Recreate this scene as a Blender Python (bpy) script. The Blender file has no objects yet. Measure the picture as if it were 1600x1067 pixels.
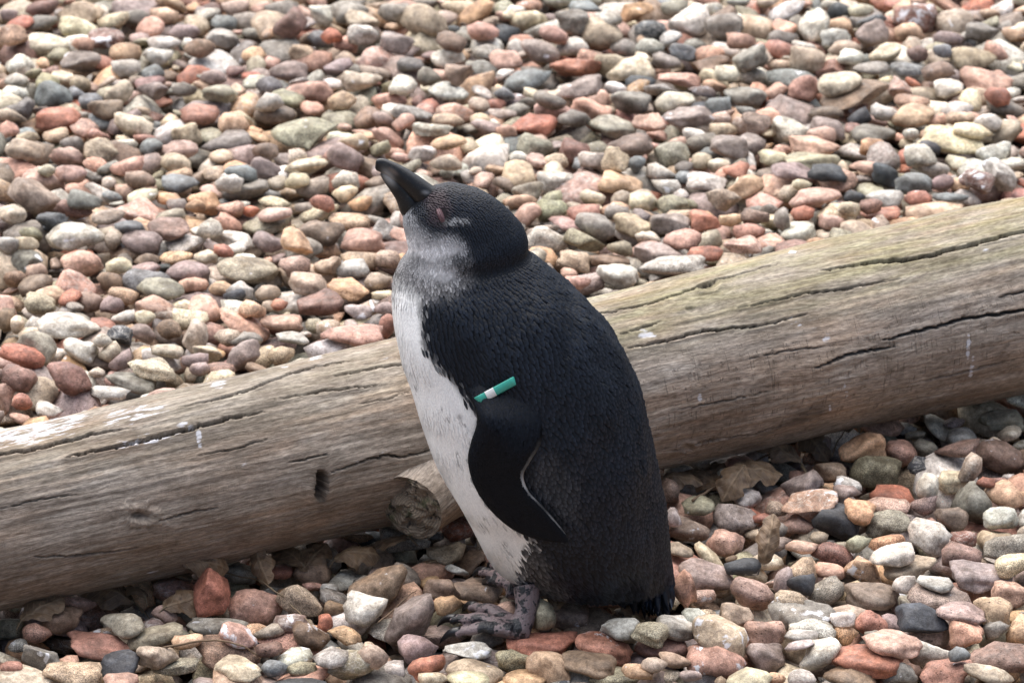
import bpy, bmesh, math, random
import numpy as np
from mathutils import Vector, Matrix
from mathutils.bvhtree import BVHTree

# ------------------------------------------------------------------ camera, sky, sun, exposure
scene = bpy.context.scene
PITCH = math.radians(22.0)
CAM = np.array([0.0, -3.75, 1.80])
FPX = 7188.0                                   # focal length in pixels of the 1600 px wide photograph
FWD = np.array([0.0, math.cos(PITCH), -math.sin(PITCH)])
UPV = np.array([0.0, math.sin(PITCH), math.cos(PITCH)])
cam_data = bpy.data.cameras.new('camera')
cam_data.sensor_width = 36.0
cam_data.lens = 36.0 * FPX / 1600.0
cam_data.clip_start = 0.05
cam_data.clip_end = 400.0
cam_data.dof.use_dof = True
cam_data.dof.focus_distance = 4.12
cam_data.dof.aperture_fstop = 17.0
cam = bpy.data.objects.new('camera', cam_data)
cam.location = CAM.tolist()
cam.rotation_euler = (math.pi / 2 - PITCH, 0, 0)
scene.collection.objects.link(cam)
scene.camera = cam

SUN_EL, SUN_AZ = math.radians(66), math.radians(-25)   # azimuth measured from +Y (behind the log) towards +X
world = bpy.data.worlds.new('World')
scene.world = world
world.use_nodes = True
wn = world.node_tree
wn.nodes.clear()
sky = wn.nodes.new('ShaderNodeTexSky')
sky.sky_type = 'NISHITA'
sky.sun_disc = False
sky.sun_elevation = SUN_EL
sky.sun_rotation = SUN_AZ
sky.air_density = 1.0
sky.dust_density = 6.0
sky.ozone_density = 0.6
bg = wn.nodes.new('ShaderNodeBackground')
bg.inputs['Strength'].default_value = 0.05
wo = wn.nodes.new('ShaderNodeOutputWorld')
wn.links.new(sky.outputs[0], bg.inputs[0])
wn.links.new(bg.outputs[0], wo.inputs[0])
sun_data = bpy.data.lights.new('sun', 'SUN')
sun_data.energy = 1.5
sun_data.angle = math.radians(105)
sun_data.color = (0.985, 0.992, 1.0)
sun = bpy.data.objects.new('sun', sun_data)
sd = Vector((math.sin(SUN_AZ) * math.cos(SUN_EL), math.cos(SUN_AZ) * math.cos(SUN_EL), math.sin(SUN_EL)))
sun.rotation_euler = sd.to_track_quat('Z', 'Y').to_euler()
sun.location = (sd * 10)
scene.collection.objects.link(sun)
scene.view_settings.view_transform = 'Standard'
scene.view_settings.look = 'None'
scene.view_settings.gamma = 1.0
scene.view_settings.exposure = 1.97
scene.view_settings.use_curve_mapping = False
scene.render.engine = 'CYCLES'
scene.cycles.use_denoising = True

# ------------------------------------------------------------------ helpers
rng = np.random.default_rng(11)
COL = scene.collection

def ray(px, py):
    px = np.asarray(px, float); py = np.asarray(py, float)
    d = FWD + np.multiply.outer((px - 800.0) / FPX, np.array([1.0, 0, 0])) + np.multiply.outer((533.5 - py) / FPX, UPV)
    return d

def on_z(px, py, z):
    d = ray(px, py)
    t = (z - CAM[2]) / d[..., 2]
    return CAM + d * np.asarray(t)[..., None]

def on_y(px, py, y):
    d = ray(px, py)
    t = (y - CAM[1]) / d[..., 1]
    return CAM + d * np.asarray(t)[..., None]

def project(P):
    d = np.asarray(P, float) - CAM
    zc = d @ FWD
    return 800.0 + FPX * d[..., 0] / zc, 533.5 - FPX * (d @ UPV) / zc

def srgb(r, g, b):
    c = np.array([r, g, b], float) / 255.0
    return np.where(c <= 0.04045, c / 12.92, ((c + 0.055) / 1.055) ** 2.4)

def sstep(a, b, x):
    t = np.clip((x - a) / (b - a), 0, 1)
    return t * t * (3 - 2 * t)

def noise3(P, seed=0):
    """smooth value-gradient noise, about -1..1"""
    P = np.asarray(P, float)
    i = np.floor(P).astype(np.int64)
    f = P - i
    u = f * f * f * (f * (f * 6 - 15) + 10)
    out = np.zeros(P.shape[:-1])
    for dx in (0, 1):
        wx = u[..., 0] if dx else 1 - u[..., 0]
        for dy in (0, 1):
            wy = u[..., 1] if dy else 1 - u[..., 1]
            for dz in (0, 1):
                wz = u[..., 2] if dz else 1 - u[..., 2]
                h = (i[..., 0] + dx) * 374761393 + (i[..., 1] + dy) * 668265263 + (i[..., 2] + dz) * 2147483647 + seed * 1274126177
                h = (h ^ (h >> 13)) * 1274126177
                h = h & 0x7fffffff
                h = (h ^ (h >> 16)) * 69069 & 0x7fffffff
                a = (h & 1023) / 1023.0 * 2 - 1
                b = ((h >> 10) & 1023) / 1023.0 * 2 - 1
                c = ((h >> 20) & 1023) / 1023.0 * 2 - 1
                out += wx * wy * wz * (a * (f[..., 0] - dx) + b * (f[..., 1] - dy) + c * (f[..., 2] - dz))
    return out * 1.5

def catmull(K, n):
    """n samples through the key rows K"""
    K = np.asarray(K, float)
    m = len(K)
    t = np.linspace(0, m - 1, n)
    i = np.clip(np.floor(t).astype(int), 0, m - 2)
    f = (t - i)[:, None]
    Kp = np.vstack([2 * K[0] - K[1], K, 2 * K[-1] - K[-2]])
    p0, p1, p2, p3 = Kp[i], Kp[i + 1], Kp[i + 2], Kp[i + 3]
    return 0.5 * (2 * p1 + (p2 - p0) * f + (2 * p0 - 5 * p1 + 4 * p2 - p3) * f ** 2 + (3 * p1 - p0 - 3 * p2 + p3) * f ** 3)

def mesh_obj(name, V, F, mat=None, parent=None, attrs=None, smooth=True):
    """V: (n,3), F: list of tuples or (m,k) array; attrs: {name: (n,3|4|) per point}"""
    me = bpy.data.meshes.new(name)
    V = np.asarray(V, np.float32)
    if isinstance(F, np.ndarray):
        k = F.shape[1]
        me.vertices.add(len(V)); me.vertices.foreach_set('co', V.ravel())
        me.loops.add(F.size); me.loops.foreach_set('vertex_index', F.astype(np.int32).ravel())
        me.polygons.add(len(F))
        me.polygons.foreach_set('loop_start', np.arange(0, F.size, k, dtype=np.int32))
        me.polygons.foreach_set('loop_total', np.full(len(F), k, np.int32))
        me.update(calc_edges=True)
    else:
        me.from_pydata([tuple(v) for v in V.tolist()], [], F)
    me.validate()
    if smooth:
        me.polygons.foreach_set('use_smooth', np.ones(len(me.polygons), bool))
    for an, arr in (attrs or {}).items():
        arr = np.asarray(arr, np.float32)
        if arr.ndim == 1:
            a = me.attributes.new(an, 'FLOAT', 'POINT'); a.data.foreach_set('value', arr)
        elif arr.shape[1] == 3:
            a = me.attributes.new(an, 'FLOAT_VECTOR', 'POINT'); a.data.foreach_set('vector', arr.ravel())
        else:
            a = me.attributes.new(an, 'FLOAT_COLOR', 'POINT'); a.data.foreach_set('color', arr.ravel())
    me.update()
    o = bpy.data.objects.new(name, me)
    if mat is not None:
        me.materials.append(mat)
    COL.objects.link(o)
    if parent is not None:
        o.parent = parent
        o.matrix_parent_inverse = Matrix.Translation(-parent.location)
    return o

def tag(o, label=None, cat=None, group=None, kind=None):
    if label: o['label'] = label
    if cat: o['category'] = cat
    if group: o['group'] = group
    if kind: o['kind'] = kind
    return o

def empty(name, loc):
    o = bpy.data.objects.new(name, None)
    o.location = loc
    COL.objects.link(o)
    return o

def grid_faces(n, m, wrap):
    """rows n, columns m; quads; wrap closes the columns"""
    i = np.arange(n - 1)[:, None]
    j = np.arange(m if wrap else m - 1)[None, :]
    j2 = (j + 1) % m
    return np.stack([i * m + j, i * m + j2, (i + 1) * m + j2, (i + 1) * m + j], -1).reshape(-1, 4)

def tube(path, radii, seg=10, squash=1.0):
    """closed tapered tube along a path: vertices and a face list"""
    P = np.asarray(path, float)
    T = np.gradient(P, axis=0)
    T /= np.linalg.norm(T, axis=1)[:, None] + 1e-12
    ref = np.array([0, 0, 1.0]) if abs(T[0][2]) < 0.9 else np.array([0, 1.0, 0])
    V = []
    for p, t, r in zip(P, T, radii):
        a = np.cross(t, ref); a /= np.linalg.norm(a) + 1e-12
        b = np.cross(a, t)
        th = np.linspace(0, 2 * np.pi, seg, endpoint=False)
        V.append(p + r * (np.cos(th)[:, None] * a + squash * np.sin(th)[:, None] * b))
    V = np.vstack(V)
    F = [tuple(int(k) for k in q) for q in grid_faces(len(P), seg, True)]
    n = len(P)
    V = np.vstack([V, P[0], P[-1]])
    c0, c1 = n * seg, n * seg + 1
    for j in range(seg):
        F.append((c0, (j + 1) % seg, j))
        F.append((c1, (n - 1) * seg + j, (n - 1) * seg + (j + 1) % seg))
    return V, F

# ------------------------------------------------------------------ node helpers
class Nodes:
    def __init__(self, name):
        self.mat = bpy.data.materials.new(name)
        self.mat.use_nodes = True
        self.t = self.mat.node_tree
        self.t.nodes.clear()
        self.out = self.t.nodes.new('ShaderNodeOutputMaterial')
        self.b = self.t.nodes.new('ShaderNodeBsdfPrincipled')
        self.link(self.b.outputs[0], self.out.inputs[0])
    def link(self, a, b): self.t.links.new(a, b)
    def put(self, sock, v):
        if hasattr(v, 'is_output'): self.link(v, sock)
        elif isinstance(v, (tuple, list)) and len(v) == 3 and sock.type == 'RGBA': sock.default_value = (*v, 1)
        else: sock.default_value = v
    def attr(self, name, out='Color'):
        n = self.t.nodes.new('ShaderNodeAttribute'); n.attribute_name = name
        return n.outputs[out]
    def sep(self, v):
        n = self.t.nodes.new('ShaderNodeSeparateColor'); self.link(v, n.inputs[0]); return n.outputs
    def map(self, v, scale=(1, 1, 1), loc=(0, 0, 0)):
        n = self.t.nodes.new('ShaderNodeMapping'); self.link(v, n.inputs[0])
        n.inputs['Scale'].default_value = scale; n.inputs['Location'].default_value = loc
        return n.outputs[0]
    def noise(self, v, scale, detail=4, rough=0.55, dist=0.0, out='Fac'):
        n = self.t.nodes.new('ShaderNodeTexNoise'); self.link(v, n.inputs['Vector'])
        n.inputs['Scale'].default_value = scale; n.inputs['Detail'].default_value = detail
        n.inputs['Roughness'].default_value = rough; n.inputs['Distortion'].default_value = dist
        return n.outputs[out]
    def voro(self, v, scale, feature='F1', out='Distance', rand=1.0):
        n = self.t.nodes.new('ShaderNodeTexVoronoi'); self.link(v, n.inputs['Vector'])
        n.feature = feature; n.inputs['Scale'].default_value = scale; n.inputs['Randomness'].default_value = rand
        return n.outputs[out]
    def math(self, op, a, b=None, c=None, clamp=False):
        n = self.t.nodes.new('ShaderNodeMath'); n.operation = op; n.use_clamp = clamp
        for s, v in zip(n.inputs, (a, b, c)):
            if v is not None: self.put(s, v)
        return n.outputs[0]
    def ramp(self, v, a, b, lo=0.0, hi=1.0):
        n = self.t.nodes.new('ShaderNodeMapRange'); n.interpolation_type = 'SMOOTHSTEP'
        self.link(v, n.inputs[0])
        for i, x in zip((1, 2, 3, 4), (a, b, lo, hi)): n.inputs[i].default_value = x
        return n.outputs[0]
    def mix(self, f, a, b, mode='MIX'):
        n = self.t.nodes.new('ShaderNodeMix'); n.data_type = 'RGBA'; n.blend_type = mode
        self.put(n.inputs[0], f); self.put(n.inputs[6], a); self.put(n.inputs[7], b)
        return n.outputs[2]
    def bump(self, h, strength=0.5, dist=0.001, prev=None):
        n = self.t.nodes.new('ShaderNodeBump'); n.inputs['Strength'].default_value = strength
        n.inputs['Distance'].default_value = dist; self.link(h, n.inputs['Height'])
        if prev is not None: self.link(prev, n.inputs['Normal'])
        return n.outputs[0]
    def coords(self, which='Object'):
        return self.t.nodes.new('ShaderNodeTexCoord').outputs[which]
    def scale(self, v, s):
        n = self.t.nodes.new('ShaderNodeVectorMath'); n.operation = 'SCALE'
        self.link(v, n.inputs[0]); self.put(n.inputs['Scale'], s); return n.outputs[0]

# ------------------------------------------------------------------ materials
def stone_material():
    N = Nodes('pebble_stone')
    col = N.attr('col'); tex = N.attr('tex', 'Vector')
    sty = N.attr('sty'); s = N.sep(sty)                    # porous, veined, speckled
    gua = N.attr('sty', 'Alpha')                           # droppings
    big = N.noise(tex, 45, 4, 0.6)
    c = N.mix(1.0, col, N.mix(N.ramp(big, 0.25, 0.75), (0.52, 0.49, 0.46), (1.36, 1.36, 1.34)), 'MULTIPLY')
    hue = N.noise(N.map(tex, loc=(3, 7, 1)), 30, 3, 0.6)
    c = N.mix(N.ramp(hue, 0.5, 0.75, 0, 0.40), c, N.mix(1.0, c, (1.10, 0.97, 0.86), 'MULTIPLY'))
    # veins and marbling
    vn = N.math('ABSOLUTE', N.math('SUBTRACT', N.noise(N.map(tex, (1, 1, 2.2)), 60, 5, 0.6, 1.2), 0.5))
    vein = N.math('MULTIPLY', N.ramp(vn, 0.0, 0.05, 1, 0), s[1])
    c = N.mix(N.math('MULTIPLY', vein, 0.65), c, N.mix(0.65, c, (0.62, 0.60, 0.56)))
    patch = N.math('MULTIPLY', N.ramp(N.noise(N.map(tex, loc=(9, 2, 5)), 70, 4, 0.65), 0.48, 0.62), s[1])
    c = N.mix(N.math('MULTIPLY', patch, 0.55), c, N.mix(1.0, c, (0.5, 0.47, 0.46), 'MULTIPLY'))
    # grain
    g1 = N.noise(tex, 900, 2, 0.6)
    c = N.mix(1.0, c, N.mix(N.math('ADD', 0.30, N.math('MULTIPLY', s[2], 0.6)), (1, 1, 1), N.mix(N.ramp(g1, 0.32, 0.68), (0.35, 0.34, 0.33), (1.55, 1.52, 1.45))), 'MULTIPLY')
    mot = N.noise(N.map(tex, loc=(6, 1, 3)), 170, 5, 0.7)
    c = N.mix(1.0, c, N.mix(N.ramp(mot, 0.3, 0.7), (0.62, 0.59, 0.56), (1.24, 1.24, 1.23)), 'MULTIPLY')
    soil = N.ramp(N.noise(N.map(tex, loc=(8, 3, 2)), 62, 4, 0.6), 0.52, 0.70, 0, 0.5)
    c = N.mix(soil, c, N.mix(1.0, c, (0.70, 0.65, 0.58), 'MULTIPLY'))
    # dirt specks that every stone has
    d1 = N.ramp(N.noise(N.map(tex, loc=(1, 4, 8)), 330, 3, 0.7), 0.66, 0.76)
    c = N.mix(N.math('MULTIPLY', d1, 0.55), c, (0.05, 0.04, 0.032))
    # pits, their inner shade painted in as darker colour
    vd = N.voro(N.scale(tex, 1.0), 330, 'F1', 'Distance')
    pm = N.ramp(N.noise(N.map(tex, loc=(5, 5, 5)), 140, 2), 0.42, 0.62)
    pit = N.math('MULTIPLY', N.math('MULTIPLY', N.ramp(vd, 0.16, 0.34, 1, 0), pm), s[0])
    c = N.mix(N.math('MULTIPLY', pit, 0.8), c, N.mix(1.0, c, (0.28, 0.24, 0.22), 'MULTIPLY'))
    # bird droppings and lime bloom: white, of their own shape
    gm = N.noise(N.map(tex, loc=(2, 9, 4)), 48, 5, 0.62, 0.4)
    gsum = N.math('ADD', gm, N.math('MULTIPLY', gua, 0.155))
    gf = N.ramp(gsum, 0.69, 0.75)
    c = N.mix(N.math('MULTIPLY', gf, 0.85), c, (0.74, 0.74, 0.76))
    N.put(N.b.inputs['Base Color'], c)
    N.put(N.b.inputs['Roughness'], N.ramp(N.noise(tex, 120, 3), 0.3, 0.7, 0.46, 0.82))
    N.b.inputs['Specular IOR Level'].default_value = 0.42
    h = N.math('ADD', N.math('MULTIPLY', N.noise(tex, 260, 5, 0.65), 0.8), N.math('MULTIPLY', N.noise(tex, 1100, 3, 0.6), N.math('ADD', 0.12, N.math('MULTIPLY', s[2], 0.25))))
    h = N.math('SUBTRACT', h, N.math('MULTIPLY', pit, 1.3))
    nb = N.bump(h, 0.55, 0.0022)
    N.link(nb, N.b.inputs['Normal'])
    return N.mat

def ground_material():
    N = Nodes('soil_between_pebbles')
    v = N.coords('Object')
    cell = N.voro(v, 26, 'F1', 'Color')
    dist = N.voro(v, 26, 'F1', 'Distance')
    sc = N.sep(cell)
    c = N.mix(sc[0], (0.16, 0.12, 0.10), (0.36, 0.31, 0.26))
    c = N.mix(N.math('MULTIPLY', sc[1], 0.5), c, (0.36, 0.20, 0.14))
    c = N.mix(N.ramp(dist, 0.42, 0.62), c, (0.03, 0.025, 0.02))
    c = N.mix(N.ramp(N.noise(v, 160, 4), 0.35, 0.65, 0, 0.5), c, (0.05, 0.04, 0.032))
    N.put(N.b.inputs['Base Color'], c)
    N.b.inputs['Roughness'].default_value = 0.95
    N.link(N.bump(N.math('SUBTRACT', N.noise(v, 90, 5), dist), 0.8, 0.012), N.b.inputs['Normal'])
    return N.mat

def log_material():
    N = Nodes('weathered_log_wood')
    lc = N.attr('lc', 'Vector')                       # metres along the grain, metres round the trunk
    msk = N.attr('msk'); m = N.sep(msk)               # droppings, algae, brown, dark water stain with painted crack shade
    dark = N.attr('msk', 'Alpha')
    chk = N.attr('chk', 'Fac')
    warp = N.noise(N.map(lc, (4, 9, 1)), 1.0, 3, 0.5, 0.0, 'Color')
    n = N.t.nodes.new('ShaderNodeVectorMath'); n.operation = 'MULTIPLY_ADD'
    N.link(warp, n.inputs[0]); n.inputs[1].default_value = (0.0, 0.030, 0.0); N.link(lc, n.inputs[2])
    lw = n.outputs[0]
    g1 = N.noise(N.map(lw, (16, 105, 1)), 1.0, 8, 0.70)
    g2 = N.noise(N.map(lw, (60, 520, 1)), 1.0, 5, 0.65)
    g4 = N.noise(N.map(lw, (130, 420, 1), (2, 5, 0)), 1.0, 5, 0.7)
    g3 = N.noise(N.map(lc, (9, 16, 1)), 1.0, 5, 0.6)
    c = N.mix(N.ramp(g1, 0.28, 0.72), (0.272, 0.237, 0.204), (0.372, 0.334, 0.293))
    blot = N.noise(N.map(lc, (26, 34, 1), (7, 1, 0)), 1.0, 6, 0.68)
    c = N.mix(1.0, c, N.mix(N.ramp(blot, 0.3, 0.7), (0.78, 0.76, 0.74), (1.16, 1.16, 1.16)), 'MULTIPLY')
    c = N.mix(N.ramp(g3, 0.35, 0.68, 0, 0.75), c, N.mix(1.0, c, (0.68, 0.64, 0.62), 'MULTIPLY'))
    c = N.mix(N.ramp(N.noise(N.map(lc, (6, 22, 1), (4, 2, 0)), 1.0, 4, 0.6), 0.45, 0.70, 0, 0.6), c, N.mix(1.0, c, (1.14, 0.95, 0.80), 'MULTIPLY'))
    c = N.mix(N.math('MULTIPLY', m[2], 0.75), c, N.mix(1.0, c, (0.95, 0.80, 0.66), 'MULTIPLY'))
    c = N.mix(N.ramp(N.noise(N.map(lc, (12, 45, 1), (1, 8, 0)), 1.0, 5, 0.65), 0.52, 0.72, 0, 0.55), c, (0.48, 0.44, 0.395))
    c = N.mix(N.math('MULTIPLY', m[1], N.ramp(N.noise(N.map(lc, (10, 60, 1)), 1.0, 5, 0.6), 0.3, 0.7, 0.15, 0.75)), c, N.mix(1.0, c, (0.80, 0.86, 0.50), 'MULTIPLY'))
    c = N.mix(1.0, c, N.mix(N.ramp(g2, 0.3, 0.7), (0.76, 0.745, 0.73), (1.18, 1.175, 1.17)), 'MULTIPLY')
    c = N.mix(1.0, c, N.mix(N.ramp(g4, 0.3, 0.7), (0.62, 0.605, 0.59), (1.30, 1.30, 1.30)), 'MULTIPLY')
    c = N.mix(N.math('MULTIPLY', N.ramp(g2, 0.62, 0.70), 0.5), c, (0.06, 0.045, 0.035))
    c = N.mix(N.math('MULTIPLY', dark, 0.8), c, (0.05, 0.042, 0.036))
    # cross checks: short breaks across the grain
    vd = N.voro(N.map(lc, (150, 6, 1)), 1.0, 'DISTANCE_TO_EDGE', 'Distance', 1.0)
    ck = N.math('MULTIPLY', N.ramp(vd, 0.0, 0.06, 1, 0), N.math('MULTIPLY', chk, N.ramp(N.noise(N.map(lc, (70, 110, 1)), 1.0, 3), 0.50, 0.62)))
    c = N.mix(N.math('MULTIPLY', ck, 0.32), c, (0.07, 0.05, 0.038))
    gp = N.noise(N.map(lc, (60, 190, 1)), 1.0, 5, 0.65)
    gf = N.ramp(N.math('ADD', N.math('MULTIPLY', m[0], 0.75), N.math('MULTIPLY', N.math('SUBTRACT', gp, 0.5), 2.2)), 0.40, 0.75)
    c = N.mix(N.math('MULTIPLY', N.math('MULTIPLY', gf, N.ramp(m[0], 0.02, 0.2)), 0.75), c, (0.66, 0.67, 0.72))
    N.put(N.b.inputs['Base Color'], c)
    N.b.inputs['Roughness'].default_value = 0.86
    N.b.inputs['Specular IOR Level'].default_value = 0.22
    h = N.math('ADD', N.math('MULTIPLY', g1, 0.9), N.math('MULTIPLY', g2, 0.55))
    h = N.math('SUBTRACT', h, N.math('MULTIPLY', ck, 0.7))
    N.link(N.bump(h, 0.7, 0.0024), N.b.inputs['Normal'])
    return N.mat

def cut_end_material():
    N = Nodes('cut_branch_end')
    lc = N.attr('lc', 'Vector')
    r = N.t.nodes.new('ShaderNodeVectorMath'); r.operation = 'LENGTH'; N.link(lc, r.inputs[0])
    rr = r.outputs['Value']
    rings = N.math('SINE', N.math('ADD', N.math('MULTIPLY', rr, 2400), N.math('MULTIPLY', N.noise(lc, 90, 3), 9)))
    c = N.mix(N.ramp(rings, -1, 1, 0.3, 0.7), (0.14, 0.106, 0.076), (0.27, 0.215, 0.160))
    c = N.mix(N.ramp(N.noise(lc, 60, 4), 0.50, 0.66), c, (0.085, 0.085, 0.042))
    c = N.mix(N.ramp(N.noise(N.map(lc, loc=(3, 1, 2)), 110, 4), 0.55, 0.66), c, (0.03, 0.024, 0.018))
    N.put(N.b.inputs['Base Color'], c)
    N.b.inputs['Roughness'].default_value = 0.9
    N.link(N.bump(N.math('ADD', N.math('MULTIPLY', rings, 0.15), N.noise(lc, 300, 5, 0.7)), 0.9, 0.003), N.b.inputs['Normal'])
    return N.mat

def plumage_material(name, rough=0.62, bump=0.4, spec=0.25):
    N = Nodes(name)
    c = N.attr('col')
    v = N.coords('Object')
    f = N.noise(N.map(v, (1, 1, 0.45)), 900, 3, 0.6)
    c = N.mix(1.0, c, N.mix(f, (0.72, 0.72, 0.72), (1.28, 1.28, 1.28)), 'MULTIPLY')
    N.put(N.b.inputs['Base Color'], c)
    N.b.inputs['Roughness'].default_value = rough
    N.b.inputs['Specular IOR Level'].default_value = spec
    N.b.inputs['Sheen Weight'].default_value = 0.0
    N.b.inputs['Sheen Roughness'].default_value = 0.4
    N.link(N.bump(f, bump, 0.0012), N.b.inputs['Normal'])
    return N.mat

def horn_material():
    N = Nodes('bill_horn')
    c = N.attr('col'); v = N.coords('Object')
    f = N.noise(N.map(v, (1, 1, 1)), 420, 5, 0.65)
    c = N.mix(N.ramp(f, 0.55, 0.75, 0, 0.35), c, (0.10, 0.095, 0.09))
    N.put(N.b.inputs['Base Color'], c)
    N.put(N.b.inputs['Roughness'], N.ramp(f, 0.3, 0.7, 0.30, 0.55))
    N.link(N.bump(N.noise(v, 700, 4), 0.25, 0.0008), N.b.inputs['Normal'])
    return N.mat

def foot_material():
    N = Nodes('foot_skin')
    v = N.coords('Object')
    a = N.noise(v, 75, 4, 0.6, 0.5)
    b = N.voro(v, 190, 'F1', 'Distance')
    c = N.mix(N.noise(v, 50, 3), (0.105, 0.077, 0.080), (0.215, 0.160, 0.160))
    sp = N.math('MULTIPLY', N.ramp(b, 0.22, 0.30, 1, 0), N.ramp(N.noise(v, 60, 2), 0.42, 0.55))
    c = N.mix(N.math('MAXIMUM', sp, N.ramp(a, 0.50, 0.56)), c, (0.012, 0.012, 0.015))
    N.put(N.b.inputs['Base Color'], c)
    N.b.inputs['Roughness'].default_value = 0.55
    N.link(N.bump(N.voro(v, 520, 'F1', 'Distance'), 0.5, 0.0012), N.b.inputs['Normal'])
    return N.mat

def plain_material(name, col, rough=0.5, var=0.25, scale=200, bump=0.15):
    N = Nodes(name)
    v = N.coords('Object')
    f = N.noise(v, scale, 4, 0.6)
    lo = tuple(x * (1 - var) for x in col); hi = tuple(min(1, x * (1 + var)) for x in col)
    N.put(N.b.inputs['Base Color'], N.mix(f, lo, hi))
    N.b.inputs['Roughness'].default_value = rough
    N.link(N.bump(f, bump, 0.001), N.b.inputs['Normal'])
    return N.mat

def leaf_material():
    N = Nodes('dry_leaf')
    lc = N.attr('lc', 'Vector')
    f = N.noise(lc, 70, 5, 0.65)
    c = N.mix(N.ramp(f, 0.3, 0.7), (0.085, 0.052, 0.030), (0.205, 0.132, 0.074))
    s = N.t.nodes.new('ShaderNodeSeparateXYZ'); N.link(lc, s.inputs[0])
    ax = N.math('ABSOLUTE', s.outputs[1])
    mid = N.ramp(ax, 0.0006, 0.0016, 1, 0)
    side = N.math('SINE', N.math('MULTIPLY', N.math('SUBTRACT', s.outputs[0], N.math('MULTIPLY', ax, 0.9)), 800))
    vein = N.math('MAXIMUM', mid, N.ramp(side, 0.90, 0.99))
    c = N.mix(N.math('MULTIPLY', vein, 0.5), c, (0.27, 0.19, 0.115))
    c = N.mix(N.ramp(N.noise(lc, 190, 3), 0.60, 0.70, 0, 0.7), c, (0.07, 0.04, 0.022))
    N.put(N.b.inputs['Base Color'], c)
    N.b.inputs['Roughness'].default_value = 0.62
    N.link(N.bump(N.math('ADD', f, N.math('MULTIPLY', vein, 0.5)), 0.6, 0.002), N.b.inputs['Normal'])
    return N.mat

M_STONE = stone_material()
M_GROUND = ground_material()
M_LOG = log_material()
M_CUT = cut_end_material()
M_FEATHER = plumage_material('penguin_feathers', 0.42, 0.25, 0.22)
M_FINE = plumage_material('flipper_feathers', 0.55, 0.3, 0.12)
M_BODY = plumage_material('penguin_down', 0.75, 0.5)
M_FLIPPER = plumage_material('flipper_scales', 0.75, 0.8, 0.10)
M_HORN = horn_material()
M_FOOT = foot_material()
M_CLAW = plain_material('claw_horn', (0.012, 0.012, 0.014), 0.35, 0.3)
M_TEAL = plain_material('teal_plastic', (0.045, 0.36, 0.28), 0.38, 0.16, 350, 0.08)
M_WHITE = plain_material('white_plastic', (0.72, 0.72, 0.70), 0.42, 0.10, 350, 0.08)
M_LID = plain_material('eyelid_skin', (0.125, 0.066, 0.074), 0.6, 0.35, 700, 0.6)
M_LEAF = leaf_material()
M_TWIG = plain_material('dry_twig', (0.13, 0.085, 0.05), 0.8, 0.4, 160, 0.6)
M_STEM = plain_material('dry_stem', (0.17, 0.125, 0.075), 0.7, 0.3, 160, 0.3)

# ------------------------------------------------------------------ ground sheet
GROUND_Z = -0.050
def ground():
    xs = np.linspace(-60, 60, 61); ys = np.linspace(-20, 100, 61)
    X, Y = np.meshgrid(xs, ys)
    V = np.stack([X, Y, np.full_like(X, GROUND_Z)], -1).reshape(-1, 3)
    o = mesh_obj('ground', V, grid_faces(61, 61, False), M_GROUND)
    o['kind'] = 'structure'
    o['label'] = 'dark soil under the pebble bed'
ground()

# ------------------------------------------------------------------ the log
_tx = np.array([0, 300, 600, 900, 1200, 1600.0])
_ty = np.array([661, 597, 535, 466, 397, 300.0])
_bx = np.array([0, 300, 600, 1040, 1300, 1600.0])
_by = np.array([950, 886, 832, 738, 680, 612.0])
LOG_LIFT = 0.010
def _log_axis():
    cols = np.array([0, 300, 600, 900, 1200, 1600.0])
    top = np.interp(cols, _tx, _ty); bot = np.interp(cols, _bx, _by)
    mid = 0.5 * (top + bot)
    half = 0.5 * (bot - top) / FPX * math.cos(math.radians(12.5))
    C, R = [], []
    for x, m, d in zip(cols, mid, half):
        r_ = ray(x, m); n = np.linalg.norm(r_); u = r_ / n
        # centre height = r + lift with r = dist * sin(delta)
        dist = (CAM[2] - LOG_LIFT) / (-u[2] + d / n)
        C.append(CAM + u * dist); R.append(dist * d / n)
    return np.array(C), np.array(R)
_C, _R = _log_axis()
_px = np.polyfit(_C[:, 0], _C[:, 1], 1)
_pr = np.polyfit(_C[:, 0], _R, 1)
def log_centre(x):
    x = np.asarray(x, float)
    r = np.polyval(_pr, x)
    return np.stack([x, np.polyval(_px, x), r + LOG_LIFT], -1), r
LOG_DIR = np.array([1.0, _px[0], _pr[0]]); LOG_DIR /= np.linalg.norm(LOG_DIR)
LOG_SIDE = np.cross(np.array([0, 0, 1.0]), LOG_DIR); LOG_SIDE /= np.linalg.norm(LOG_SIDE)   # away from the camera
LOG_UP = np.cross(LOG_DIR, LOG_SIDE)

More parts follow.
